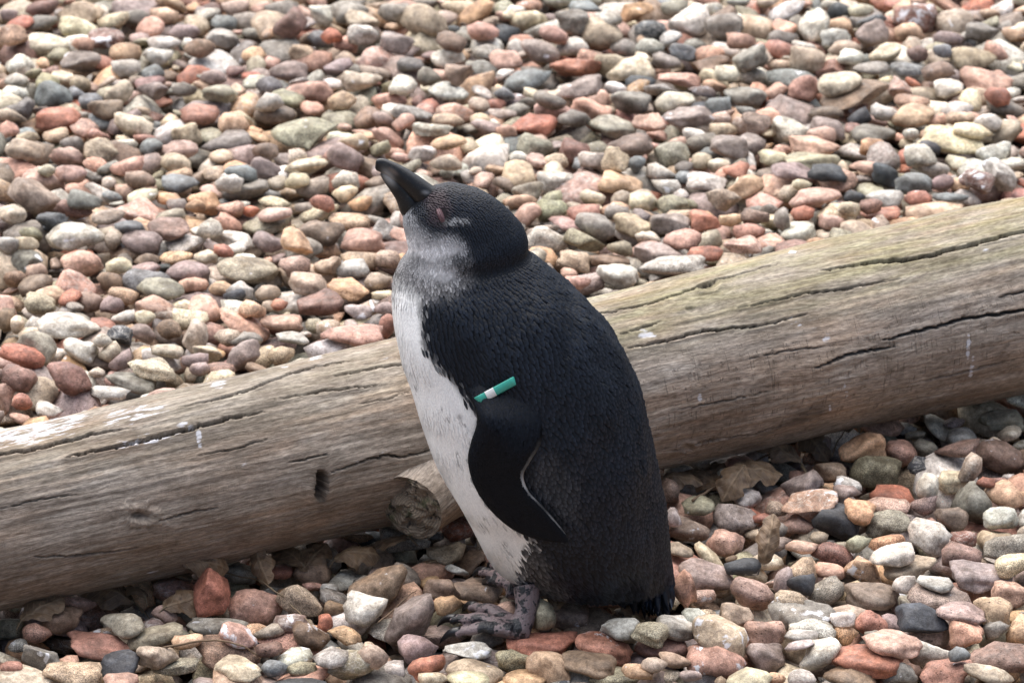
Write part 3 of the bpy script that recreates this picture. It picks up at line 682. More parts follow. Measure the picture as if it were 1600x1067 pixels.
1345 700 72 40 -15 O s;1404 707 52 46 25 S p;1369 737 78 50 8 N k;1440 729 44 40 0 D v;1449 762 34 46 10 W s;1490 752 54 36 10 C s;1517 733 30 50 20 T v;1561 711 76 50 5 K sg;1495 703 70 24 -15 M k;1502 682 48 24 -3 L s;1447 700 38 28 0 N s;1540 754 28 24 10 R a;1575 775 66 56 20 O s;1395 771 70 24 5 R s;1388 789 66 22 5 S k;1341 800 50 34 30 O s;1325 757 44 22 15 L g;1323 768 44 22 5 P s;1523 790 52 62 20 G s;1487 808 50 50 30 K s;1446 790 46 36 -15 P k;1390 817 70 36 -5 G k;1450 838 66 58 20 W v;1343 848 40 40 -15 N s;1386 848 56 30 0 O k;1506 840 44 24 15 R v;1563 808 54 34 -5 L v;1565 655 70 36 0 N s
"""
SRGB = {'W': (224, 219, 209), 'C': (218, 204, 176), 'T': (186, 166, 143), 'O': (212, 172, 135), 'S': (204, 160, 141), 'R': (188, 124, 102), 'P': (160, 141, 136), 'M': (142, 109, 99),
        'G': (146, 140, 131), 'L': (196, 191, 184), 'D': (74, 77, 83), 'B': (132, 137, 140), 'N': (160, 154, 130), 'K': (148, 124, 104)}
NAMES = {'W': 'white', 'C': 'cream', 'T': 'tan', 'O': 'buff orange', 'S': 'salmon pink', 'R': 'brick red', 'P': 'mauve', 'M': 'maroon', 'G': 'grey', 'L': 'pale grey', 'D': 'slate black', 'B': 'blue grey', 'N': 'olive', 'K': 'brown'}
ALBEDO = 0.88

def ico(sub):
    bm = bmesh.new(); bmesh.ops.create_icosphere(bm, subdivisions=sub, radius=1.0)
    V = np.array([v.co[:] for v in bm.verts]); F = np.array([[v.index for v in f.verts] for f in bm.faces]); bm.free()
    return V / np.linalg.norm(V, axis=1)[:, None], F
ICO = {k: ico(k) for k in (2, 3, 4)}

def stone_shape(V, rg, angular, porous, knobbly=0.0):
    n = rg.uniform(2.0, 3.2)
    P = V * ((np.abs(V) ** n).sum(1) ** (-1 / n))[:, None]
    for k in range(rg.integers(7, 11) if angular else rg.integers(3, 9)):
        d = rg.normal(size=3); d /= np.linalg.norm(d)
        lim = rg.uniform(0.48, 0.80) if angular else rg.uniform(0.60, 0.97)
        e = P @ d - lim
        P = P - np.outer(np.maximum(e, 0) * (0.96 if angular else 0.75), d)
    off = rg.uniform(-50, 50, 3)
    amp = 0.20 if angular else 0.27
    s = 1 + amp * noise3(P * 1.1 + off, 1) + 0.10 * noise3(P * 2.6 + off, 2) + (0.055 if (porous or angular) else 0.018) * noise3(P * 5.5 + off, 3)
    P = P * s[:, None]
    P[:, 1:] *= (1 + rg.uniform(-0.28, 0.28) * P[:, 0])[:, None]
    P[:, 2] += rg.uniform(-0.18, 0.18) * P[:, 0] ** 2
    P -= 0.5 * (P.max(0) + P.min(0))
    return P / (0.5 * (P.max(0) - P.min(0)))

POOL = {ang: [stone_shape(ICO[2][0], rng, ang, i % 3 == 0) for i in range(90)] for ang in (False, True)}

# height field of what has been laid so far
HR = 0.004
HX0, HX1, HY0, HY1 = -1.15, 1.15, -0.50, 2.60
NXH, NYH = int((HX1 - HX0) / HR), int((HY1 - HY0) / HR)
H = np.full((NXH, NYH), GROUND_Z)
TAKEN = np.zeros((NXH, NYH), bool)             # ground already covered by a stone placed from the photograph

def rot(yaw, tx, ty):
    cz, sz = math.cos(yaw), math.sin(yaw); cx, sx = math.cos(tx), math.sin(tx); cy, sy = math.cos(ty), math.sin(ty)
    return np.array([[1, 0, 0], [0, cx, -sx], [0, sx, cx]]) @ np.array([[cy, 0, sy], [0, 1, 0], [-sy, 0, cy]]) @ np.array([[cz, -sz, 0], [sz, cz, 0], [0, 0, 1]])

def patch_of(a, b, c, Rm):
    A = Rm @ np.diag([1 / a ** 2, 1 / b ** 2, 1 / c ** 2]) @ Rm.T
    rad = int(max(a, b, c) / HR) + 1
    g = np.arange(-rad, rad + 1) * HR
    dx, dy = np.meshgrid(g, g, indexing='ij')
    B = A[0, 2] * dx + A[1, 2] * dy
    Cc = A[0, 0] * dx ** 2 + 2 * A[0, 1] * dx * dy + A[1, 1] * dy ** 2 - 1
    disc = B * B - A[2, 2] * Cc
    ok = disc > 0
    sq = np.sqrt(np.where(ok, disc, 0))
    ii, jj = np.nonzero(ok)
    return ii - rad, jj - rad, ((-B - sq) / A[2, 2])[ok], ((-B + sq) / A[2, 2])[ok]

def rest(pt, x, y):
    i = int((x - HX0) / HR) + pt[0]; j = int((y - HY0) / HR) + pt[1]
    if i.min() < 0 or j.min() < 0 or i.max() >= NXH or j.max() >= NYH: return None
    d = H[i, j] - pt[2]
    k = max(0, len(d) - 1 - len(d) // 14)
    return np.partition(d, k)[k]

def deposit(pt, x, y, z):
    i = int((x - HX0) / HR) + pt[0]; j = int((y - HY0) / HR) + pt[1]
    H[i, j] = np.maximum(H[i, j], z + pt[3])

def taken(pt, x, y):
    return TAKEN[int((x - HX0) / HR) + pt[0], int((y - HY0) / HR) + pt[1]].mean()

def hits_log(p, rad):
    C, R = log_centre(p[0])
    q = np.asarray(p) - C
    d = math.hypot(q @ LOG_SIDE, q @ LOG_UP)
    if d < R + rad: return True
    return bool(np.linalg.norm(np.asarray(p) - STUB_END) < 0.030 + rad)

# zones that have to stay low: the penguin's feet and tail
FEET = [on_z(px, py, 0.006)[:2] for px, py in ((805, 982), (775, 985), (745, 985), (715, 985), (745, 968), (712, 968), (770, 958), (745, 950), (815, 925), (790, 915), (765, 900), (750, 895))]
TAILP = [on_z(px, py, 0.0)[:2] for px, py in ((1045, 965), (1010, 958), (980, 945))]
def low_cap(x, y, r):
    for f in FEET:
        if (x - f[0]) ** 2 + (y - f[1]) ** 2 < (0.015 + 0.75 * r) ** 2: return 0.007
    for f in TAILP:
        if (x - f[0]) ** 2 + (y - f[1]) ** 2 < (0.015 + 0.7 * r) ** 2: return 0.004
    return 9

def half_width(y):           # how wide the bed is laid, a good margin outside the picture
    return min(1.10, 0.111 * (y + 3.75) / math.cos(PITCH) * 1.02 + 0.22)

keys = list('WCTOSRPMGLDBNK')
probs = np.array([8, 12, 19, 11, 16, 5, 12, 3, 12, 9, 2, 4, 7, 5.0]); probs /= probs.sum()
def rand_style():
    k = keys[rng.choice(len(keys), p=probs)]
    ang = rng.random() < 0.42
    st = rng.choice(['s', 'p', 'v', 'k'], p=[0.5, 0.2, 0.12, 0.18])
    return k, ang, st, (rng.uniform(0.2, 0.75) if rng.random() < 0.10 else 0.0)

def stone_colour(k, rg):
    c = srgb(*SRGB[k]) * ALBEDO
    c = c.mean() + (c - c.mean()) * rg.uniform(0.62, 0.98)
    c = c * rg.uniform(0.82, 1.14) * (1 + rg.normal(0, 0.022, 3))
    return np.clip(c, 0.01, 0.82)

LAID = []     # (pos, rot, axes, key, angular, style, droppings, hero index or None, fine)
def lay_random(n, size, ylim, tries, zmax, fine=False):
    done = 0
    for _ in range(n):
        s = np.clip(rng.lognormal(math.log(size), 0.38), size * 0.5, size * 2.0)
        a = s; b = s * rng.uniform(0.62, 0.95); c = b * rng.uniform(0.36, 0.72)
        best = None
        for t in range(tries):
            y = rng.uniform(*ylim); hw = half_width(y)
            x = rng.uniform(-hw, hw)
            if t % 4 == 0:
                Rm = rot(rng.uniform(0, 6.28), rng.normal(0, 0.24), rng.normal(0, 0.24)); pt = patch_of(a, b, c, Rm)
            z = rest(pt, x, y)
            if z is None: continue
            if fine and taken(pt, x, y) > 0.22: continue
            if best is None or z < best[0]: best = (z, x, y, Rm, pt)
        if best is None: continue
        z, x, y, Rm, pt = best
        if z + c > zmax or hits_log((x, y, z), 0.55 * c): continue
        if z + c > low_cap(x, y, a): continue
        dl = np.polyval(_px, x) - y
        if 0.03 < dl < 0.085 and z + c > -0.010: continue           # the hollow under the log
        z -= 0.06 * c
        deposit(pt, x, y, z)
        LAID.append(((x, y, z), Rm, (a, b, c), *rand_style(), None, fine)); done += 1
    return done

lay_random(4600, 0.0205, (-0.45, 2.50), 6, 0.010)
print('base top', np.percentile(H[120:-120, 60:-200], [10, 50, 90]))
parsed = []
for rec in STONES.replace('\n', '').split(';'):
    f = rec.split()
    if len(f) < 7: continue
    parsed.append((*[float(v) for v in f[:5]], f[5], f[6]))
order = sorted(range(len(parsed)), key=lambda i: -(parsed[i][2] * parsed[i][3]))
n_skip = 0
for hi in order:
    px, py, w, h, ang, key, st = parsed[hi]
    g0 = on_z(px, py, 0.004)
    mpp = np.linalg.norm(g0 - CAM) / FPX
    k_ = 0.97 if py < 640 else 1.05
    aw, ah = 0.5 * w * k_ * mpp, 0.5 * h * 1.05 * k_ * mpp
    sn = -ray(px, py)[2] / np.linalg.norm(ray(px, py)); cs = math.sqrt(1 - sn * sn)
    if h > 1.15 * w:                                       # standing on edge or seen end on
        a, b, c = aw, min(ah * 1.1, aw * 1.5), ah * 0.92
    else:
        a = aw; b = aw * rng.uniform(0.66, 0.92)
        c = math.sqrt(max(ah * ah - (b * sn) ** 2, (0.34 * b) ** 2)) / cs
        c = min(c, 0.82 * b)
    tiltx = rng.normal(0, 0.10); yaw = rng.uniform(-0.35, 0.35)
    Rm = rot(yaw, tiltx, math.radians(ang))
    pt = patch_of(a, b, c, Rm)
    z = 0.004; p = g0
    ok = True
    for it in range(2):
        p = on_z(px, py, z)
        zz = rest(pt, p[0], p[1])
        if zz is None: ok = False; break
        z = min(max(zz, -0.003), 0.017)
    if not ok: n_skip += 1; continue
    p = on_z(px, py, z)
    cap = low_cap(p[0], p[1], a)
    if z + c > cap: z = cap - c
    tries = 0
    while hits_log((p[0], p[1], z), 0.6 * min(b, c)) and tries < 14:
        p[1] += 0.004 if p[1] > np.polyval(_px, p[0]) else -0.004; tries += 1
    deposit(pt, p[0], p[1], z)
    TAKEN[int((p[0] - HX0) / HR) + pt[0], int((p[1] - HY0) / HR) + pt[1]] = True
    LAID.append(((p[0], p[1], z), Rm, (a, b, c), key, 'a' in st, next((q for q in 'pvk' if q in st), 's'), 0.75 if 'g' in st else (0.3 if rng.random() < 0.12 else 0.0), hi, True))
print('hero z', np.percentile([L[0][2] for L in LAID if L[7] is not None], [5, 25, 50, 75, 95]), 'top', np.percentile(H[120:-120, 60:-200], [10, 50, 90]))
print('fill', lay_random(2300, 0.0168, (-0.30, 1.95), 16, 0.013, True), lay_random(1600, 0.0125, (-0.25, 1.90), 16, 0.012, True))

def place_words(p, px, py):
    ly = np.polyval(_px, p[0])
    if p[1] > ly:
        if p[1] - ly < 0.24: return 'just behind the log'
        return 'further behind the log' if p[1] - ly < 0.75 else 'far behind the log'
    d_feet = min(math.hypot(p[0] - f[0], p[1] - f[1]) for f in FEET)
    d_tail = min(math.hypot(p[0] - f[0], p[1] - f[1]) for f in TAILP)
    if d_feet < 0.055: return "beside the penguin's feet"
    if d_tail < 0.07: return "beside the penguin's tail"
    if ly - p[1] < 0.20: return 'close under the log'
    return 'in front of the log'

TEXW = {'p': 'pitted', 'v': 'veined', 'k': 'speckled', 's': 'smooth'}
def describe(i, full=True):
    (p, Rm, ax, key, ang, st, gua, hi, fine) = LAID[i]
    px, py, w, h = parsed[hi][:4]
    area = w * h * (1 if py > 650 else 1.25)
    size = 'large' if area > 2900 else ('small' if area < 1300 else '')
    shape = 'angular' if ang else ('long flat' if w / h > 2.5 else ('round' if w / h < 1.28 else ''))
    t = '' if (ang and st == 's') else TEXW[st]
    s = ' '.join(q for q in (size, shape, t, NAMES[key]) if q)
    return s

def build_pebbles():
    heroes = [i for i, L in enumerate(LAID) if L[7] is not None]
    heroes.sort(key=lambda i: -(parsed[LAID[i][7]][2] * parsed[LAID[i][7]][3]))
    solo = heroes[:300]
    solo_set = set(solo)
    # labels: look, place, then the neighbour that tells it from its look-alikes
    def neighbours(i):
        p = np.array(LAID[i][0])
        ds = sorted((float(np.hypot(*(p - np.array(LAID[j][0]))[:2])), j) for j in solo if j != i)
        return [j for _, j in ds[:6]]
    used = {}
    labels = {}
    for i in solo:
        px, py = parsed[LAID[i][7]][:2]
        art = describe(i); where = place_words(LAID[i][0], px, py)
        gu = ' with white droppings' if LAID[i][6] > 0.6 else ''
        nb = neighbours(i)
        sh = lambda j: (TEXW[LAID[j][5]] + ' ' if not LAID[j][4] else 'angular ') + NAMES[LAID[j][3]]
        cands = [f'{art} pebble{gu} {where}', f'{art} pebble {where}, next to {sh(nb[0])} pebble', f'{art} pebble {where}, next to {sh(nb[1])} pebble']
        cn = lambda j: NAMES[LAID[j][3]]
        cands += [f'{art} pebble {where} by {cn(nb[a])} and {cn(nb[b])} ones' for a in range(5) for b in range(a + 1, 6) if cn(nb[a]) != cn(nb[b])]
        cands += [f'{art} pebble {where} by {cn(nb[a])} one' for a in range(6)] + [f'{art} pebble {where} not far from {cn(nb[a])} one' for a in range(6)]
        for c in cands:
            if c not in used and len(c.replace("'", '').split()) <= 15: break
        used[c] = i; labels[i] = c
    V0, F0 = ICO[3]
    acc = {'V': [], 'F': [], 'col': [], 'tex': [], 'sty': []}
    nv = 0
    for i, (p, Rm, ax, key, ang, st, gua, hi, fine) in enumerate(LAID):
        rg = np.random.default_rng(1000 + i)
        if i in solo_set:
            U = stone_shape(V0, rg, ang or rg.random() < 0.22, st == 'p')
        else:
            U = POOL[ang][rg.integers(90)] * np.array([1.0, 1.0, 1.0]) * np.where(np.array([True, True, False]), rg.choice([-1.0, 1.0]), 1.0)
        loc = U * np.array(ax)
        c = stone_colour(key, rg)
        n = len(U)
        col = np.tile(np.append(c, 1), (n, 1))
        tex = loc + rg.uniform(-20, 20, 3)
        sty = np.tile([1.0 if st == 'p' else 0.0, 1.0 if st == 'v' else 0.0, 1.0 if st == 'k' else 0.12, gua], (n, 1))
        if i in solo_set:
            o = mesh_obj('pebble', loc @ Rm.T, F0, M_STONE, None, {'col': col, 'tex': tex, 'sty': sty})
            o.location = p
            tag(o, labels[i], 'pebble', 'pebbles of the bed')
        else:
            acc['V'].append(loc @ Rm.T + np.array(p)); acc['F'].append(ICO[2][1] + nv)
            acc['col'].append(col); acc['tex'].append(tex); acc['sty'].append(sty); nv += n
    o = mesh_obj('gravel', np.vstack(acc['V']), np.vstack(acc['F']), M_STONE, None, {k: np.vstack(acc[k]) for k in ('col', 'tex', 'sty')})
    tag(o, 'mixed bed of smaller rounded and broken pebbles', 'gravel', None, 'stuff')
    print('laid', len(LAID), 'heroes', len(heroes), 'skipped', n_skip)
build_pebbles()

# ------------------------------------------------------------------ the penguin
YP = 0.055                                                  # its middle plane: it stands side on
PXM = np.linalg.norm(on_y(830, 600, YP) - CAM) / FPX        # metres per pixel there
SECTIONS = [  # front point, back point, half width (px)
    ((629, 328), (674, 293), 15), ((629, 338), (684, 290), 26), ((630, 352), (707, 289), 38), ((634, 371), (745, 299), 49), ((637, 387), (781, 322), 56), ((634, 400), (806, 348), 60),
    ((626, 412), (821, 378), 64), ((621, 424), (827, 394), 69), ((617, 437), (842, 409), 77), ((614, 462), (874, 437), 95), ((615, 502), (919, 483), 116),
    ((625, 546), (955, 528), 131), ((639, 593), (985, 582), 141), ((655, 643), (1007, 645), 147), ((673, 696), (1022, 712), 149),
    ((697, 746), (1031, 765), 147), ((722, 790), (1037, 808), 140), ((744, 832), (1041, 842), 128), ((765, 866), (1043, 877), 108),
    ((784, 888), (1041, 904), 86), ((812, 903), (1018, 920), 58), ((870, 908), (965, 919), 26)]
NR, NT = 340, 220
def body_grid():
    Lp = np.array([s[0] for s in SECTIONS], float); Rp = np.array([s[1] for s in SECTIONS], float); B = np.array([s[2] for s in SECTIONS], float)
    K = np.column_stack([on_y(Lp[:, 0], Lp[:, 1], YP), on_y(Rp[:, 0], Rp[:, 1], YP), B * PXM])
    S = catmull(K, NR)
    Lw, Rw, b = S[:, :3], S[:, 3:6], S[:, 6]
    th = np.linspace(0, 2 * np.pi, NT, endpoint=False)
    C = 0.5 * (Lw + Rw); A = 0.5 * (Rw - Lw)
    e = 2 / 2.25
    ct = np.sign(np.cos(th)) * np.abs(np.cos(th)) ** e; st_ = np.sign(np.sin(th)) * np.abs(np.sin(th)) ** e
    P = C[:, None, :] + A[:, None, :] * ct[None, :, None]
    P[..., 1] += -b[:, None] * st_[None]                    # sin > 0 is the side towards the camera
    return P, th
BODY, BTH = body_grid()
def grid_normals(P):
    du = np.gradient(P, axis=0)
    dv = np.roll(P, -1, 1) - np.roll(P, 1, 1)
    n = np.cross(dv, du); n /= np.linalg.norm(n, axis=-1)[..., None] + 1e-12
    c = P.mean(1, keepdims=True)
    s = np.sign((n * (P - c)).sum(-1)); s[s == 0] = 1
    return n * s[..., None], du / (np.linalg.norm(du, axis=-1)[..., None] + 1e-12)

def to_near(P):
    Q = P.copy(); Q[..., 1] = YP - np.abs(Q[..., 1] - YP)
    return project(Q)

def poly_sd(px, py, poly):
    """signed distance in px, negative inside"""
    d = np.full(px.shape, 1e9); ins = np.zeros(px.shape, bool)
    n = len(poly)
    for k in range(n):
        ax, ay = poly[k]; bx, by = poly[(k + 1) % n]
        vx, vy = bx - ax, by - ay
        t = np.clip(((px - ax) * vx + (py - ay) * vy) / (vx * vx + vy * vy + 1e-9), 0, 1)
        d = np.minimum(d, np.hypot(px - ax - t * vx, py - ay - t * vy))
        if ay != by:
            ins ^= ((ay > py) != (by > py)) & (px < (bx - ax) * (py - ay) / (by - ay) + ax)
    return np.where(ins, -d, d)

WHITE_POLY = [(560, 452), (632, 446), (652, 466), (657, 492), (658, 538), (681, 571), (705, 595), (727, 625), (748, 652), (742, 682), (736, 700), (734, 722), (742, 752), (760, 785), (785, 806), (806, 822), (828, 843), (814, 866), (806, 895), (800, 935), (560, 935)]
CHIN_POLY = [(600, 330), (630, 322), (646, 349), (672, 371), (692, 369), (708, 371), (716, 386), (700, 401), (677, 409), (652, 398), (600, 390)]
COLLAR = [(652, 417), (686, 414), (706, 418), (710, 433), (695, 437), (676, 434)]
GREY_NECK = [(560, 396), (640, 398), (700, 405), (735, 430), (700, 452), (662, 462), (560, 460)]
LOWGREY = [(792, 880), (806, 850), (836, 852), (852, 895), (885, 930), (885, 960), (780, 960)]
LOINGREY = [(818, 745), (850, 700), (890, 740), (900, 800), (870, 805)]
DARK = np.array([0.0040, 0.0054, 0.0086]); PALE = np.array([0.84, 0.835, 0.82]); GREY = np.array([0.11, 0.106, 0.106])
def plumage_colour(P):
    px, py = to_near(P)
    jn = 4.0 * noise3(np.stack([px * 0.06, py * 0.06, 0 * px], -1), 21) + 3.0 * noise3(np.stack([px * 0.16, py * 0.16, 0 * px + 5], -1), 22)
    jx, jy = px + jn, py + 0.6 * jn
    c = np.broadcast_to(DARK, P.shape).copy()
    def lay(poly, col, soft, amt=1.0, bias=0.0):
        nonlocal c
        f = (1 - sstep(-soft, soft, poly_sd(jx, jy, poly) + bias))[..., None] * amt
        c = c * (1 - f) + np.asarray(col) * f
    lay(GREY_NECK, GREY, 16, 0.9)
    lay(LOWGREY, np.array([0.055, 0.052, 0.050]), 16, 0.65)
    lay(LOINGREY, np.array([0.03, 0.03, 0.032]), 16, 0.5)
    lay(WHITE_POLY, PALE, 7 + 13 * sstep(500, 445, py))
    lay(CHIN_POLY, np.array([0.36, 0.358, 0.365]), 15, 0.85)
    lay([(600, 372), (640, 366), (668, 384), (700, 382), (714, 387), (698, 400), (677, 408), (652, 398), (600, 392)], np.array([0.72, 0.715, 0.73]), 14, 0.9)
    lay(COLLAR, np.array([0.62, 0.615, 0.625]), 13, 0.95)
    lay([(600, 400), (640, 402), (668, 412), (690, 408), (735, 400), (735, 412), (650, 416), (600, 414)], np.array([0.10, 0.098, 0.10]), 8, 0.6)
    lay([(660, 300), (690, 298), (700, 322), (692, 352), (668, 345)], np.array([0.022, 0.014, 0.016]), 8, 0.8)   # bare dark skin before the eye
    f = np.exp(-(((jx - 709) * 0.98 + (jy - 344) * -0.15) / 13) ** 2 - ((jy - 344 + 0.12 * (jx - 709)) / 3.6) ** 2)[..., None]
    c = c * (1 - 0.75 * f) + np.array([0.5, 0.5, 0.5]) * 0.75 * f
    f = np.exp(-((jx - 722) / 6) ** 2 - ((jy - 385) / 9) ** 2)[..., None]
    c = c * (1 - 0.5 * f) + np.array([0.5, 0.5, 0.52]) * 0.5 * f
    for sx, sy, r in ((718, 652, 4.5), (714, 712, 5), (649, 606, 4.5), (690, 640, 2.2), (752, 822, 4), (757, 810, 2.5), (700, 745, 2), (788, 852, 5)):
        f = np.exp(-((px - sx) ** 2 + (py - sy) ** 2 * 0.6) / r ** 2)[..., None]
        c = c * (1 - 0.7 * f) + np.array([0.12, 0.115, 0.115]) * 0.7 * f
    st = noise3(np.stack([px * 0.30 + py * 0.10, py * 0.11, 0 * px], -1), 61)[..., None]
    fz = (sstep(460, 430, py))[..., None] * (c.mean(-1, keepdims=True) > 0.03)
    c = c * (1 + 0.75 * st * fz)
    # yellowish soiling on the lower belly
    f = (sstep(640, 900, py) * 0.35)[..., None] * (c[..., :1] > 0.3)
    c = c * (1 - f) + c * np.array([0.93, 0.90, 0.82]) * f
    return c

PENGUIN = empty('penguin', (float(on_y(850, 920, YP)[0]), YP, 0.0))
tag(PENGUIN, 'young black and white penguin with raised bill standing side on before the log', 'penguin')

def build_body():
    global BODY
    n0, t0 = grid_normals(BODY)
    u = np.linspace(0, 1, NR)[:, None] + 0 * BTH[None]
    back = sstep(-0.5, 0.6, np.cos(BTH))[None]
    dk = plumage_colour(BODY)[..., 0] < 0.1
    # loose folds in the plumage of the back and flank
    q = np.stack([BODY[..., 0] * 34, BODY[..., 1] * 34, BODY[..., 2] * 11], -1)
    fold = noise3(q, 41) * 0.0026 + noise3(q * 2.1, 42) * 0.0012
    body_zone = sstep(0.36, 0.50, u)
    disp = fold * (0.25 + 0.75 * back) * (0.3 + 0.7 * body_zone)
    disp += 0.0016 * noise3(BODY * 22, 43)
    disp -= 0.0010 * np.exp(-((u - 7.15 / (len(SECTIONS) - 1)) / 0.028) ** 2) * sstep(-0.75, 0.3, np.cos(BTH))[None]
    disp += 0.0020 * np.exp(-((u - 5.6 / (len(SECTIONS) - 1)) / 0.03) ** 2) * sstep(-0.6, 0.3, np.cos(BTH))[None]
    BODY = BODY + n0 * disp[..., None]
    col = plumage_colour(BODY)
    V = BODY.reshape(-1, 3)
    top, bot = BODY[0].mean(0), BODY[-1].mean(0)
    V = np.vstack([V, top, bot])
    F = [tuple(int(a) for a in f) for f in grid_faces(NR, NT, True)]
    nT, nB = NR * NT, NR * NT + 1
    for j in range(NT):
        F.append((nT, (j + 1) % NT, j)); F.append((nB, (NR - 1) * NT + j, (NR - 1) * NT + (j + 1) % NT))
    cc = np.vstack([col.reshape(-1, 3), col[0].mean(0), col[-1].mean(0)])
    o = mesh_obj('body', V, F, M_BODY, PENGUIN, {'col': np.column_stack([cc, np.ones(len(cc))])})
    return o
BODY_OBJ = build_body()
_bt = BVHTree.FromPolygons([tuple(v) for v in BODY.reshape(-1, 3)], [tuple(int(a) for a in f) for f in grid_faces(NR, NT, True)])
def body_hit(px, py):
    d = ray(px, py); d = d / np.linalg.norm(d)
    h = _bt.ray_cast(Vector(CAM), Vector(d))
    return None if h[0] is None else np.array(h[0])

# ---- flippers
FLIP = [((706, 562), (800, 528)), ((724, 598), (822, 572)), ((741, 634), (842, 608)), ((745, 660), (852, 648)), ((736, 690), (846, 690)), ((731, 716), (828, 722)), ((736, 746), (818, 743)),
        ((748, 772), (827, 768)), ((768, 799), (848, 790)), ((798, 825), (867, 812)), ((830, 840), (880, 828)), ((858, 846), (886, 838)), ((872, 847), (884, 843))]
def flipper_surface():
    K = np.array([[*a, *b] for a, b in FLIP], float)
    S = catmull(K, 90)
    v = np.linspace(0, 1, 41)
    PXf = S[:, 0][:, None] * (1 - v) + S[:, 2][:, None] * v
    PYf = S[:, 1][:, None] * (1 - v) + S[:, 3][:, None] * v
    # depth of the flank below it, smoothed by a quadratic fit
    samp = [(x, y, body_hit(x, y)) for x in np.linspace(690, 900, 14) for y in np.linspace(540, 860, 16)]
    samp = [(x, y, h[1]) for x, y, h in samp if h is not None]
    A = np.array([[1, x, y, x * x, x * y, y * y, x ** 3, y ** 3] for x, y, _ in [((a - 800) / 100, (b - 700) / 100, 0) for a, b, _ in samp]])
    co = np.linalg.lstsq(A, np.array([s[2] for s in samp]), rcond=None)[0]
    X, Y = (PXf - 800) / 100, (PYf - 700) / 100
    dep = co[0] + co[1] * X + co[2] * Y + co[3] * X * X + co[4] * X * Y + co[5] * Y * Y + co[6] * X ** 3 + co[7] * Y ** 3
    return PXf, PYf, dep
FPXG, FPYG, FDEP = flipper_surface()
U_ = np.linspace(0, 1, 90)[:, None]; V_ = np.linspace(0, 1, 41)[None]
LIFT = -0.024 + 0.031 * sstep(-0.03, 0.21 + 0.30 * V_, U_ + 0 * V_) + 0.006 * sstep(0.45, 1.0, U_)
THICK = (0.0085 * (1 - 0.72 * U_)) * np.clip(1 - (2 * V_ - 1) ** 4, 0, 1) ** 0.5
LEADB = 0.0025 * np.exp(-((V_ - 0.18) / 0.15) ** 2) * (1 - U_)
FRONT = on_y(FPXG, FPYG, FDEP - LIFT - THICK - LEADB)
REAR = on_y(FPXG, FPYG, FDEP - LIFT + 0.35 * THICK)
def build_flippers():
    n, m = 90, 41
    edge = sstep(0.93, 0.965, V_) * sstep(0.30, 0.42, U_) * (0.75 + 0.5 * noise3(np.stack([FPXG * 0.12, FPYG * 0.12, 0 * FPXG], -1), 3))
    edge = np.clip(edge, 0, 1)
    notch = np.exp(-((FPXG - 822) / 9) ** 2 - ((FPYG - 752) / 16) ** 2) * sstep(0.86, 0.97, V_)
    edge = np.clip(np.maximum(edge * 0.42 * (0.6 + 0.8 * noise3(np.stack([FPXG * 0.05, FPYG * 0.05, 0 * FPXG + 2], -1), 8)), notch * 0.9), 0, 1)[..., None]
    cf = DARK * 0.5 * (1 - edge) + np.array([0.50, 0.50, 0.50]) * edge
    cb = np.broadcast_to(np.array([0.35, 0.35, 0.35]), cf.shape)
    F = [tuple(int(a) for a in f) for f in grid_faces(n, m, False)]
    for side in (1, -1):
        Pf, Pr = FRONT.copy(), REAR.copy()
        if side < 0:
            for Q in (Pf, Pr): Q[..., 1] = 2 * YP - Q[..., 1]
        V = np.vstack([Pf.reshape(-1, 3), Pr.reshape(-1, 3)])
        N0 = n * m
        FF = list(F) + [tuple(N0 + a for a in f[::-1]) for f in F]
        ring = [j for j in range(m)] + [i * m + m - 1 for i in range(1, n)] + [(n - 1) * m + j for j in range(m - 2, -1, -1)] + [i * m for i in range(n - 2, 0, -1)]
        for k in range(len(ring)):
            a, b = ring[k], ring[(k + 1) % len(ring)]
            FF.append((b, a, N0 + a, N0 + b))
        if side < 0: FF = [f[::-1] for f in FF]
        col = np.vstack([cf.reshape(-1, 3), cb.reshape(-1, 3)])
        mesh_obj('flipper', V, FF, M_FLIPPER, PENGUIN, {'col': np.column_stack([col, np.ones(len(col))])})
build_flippers()

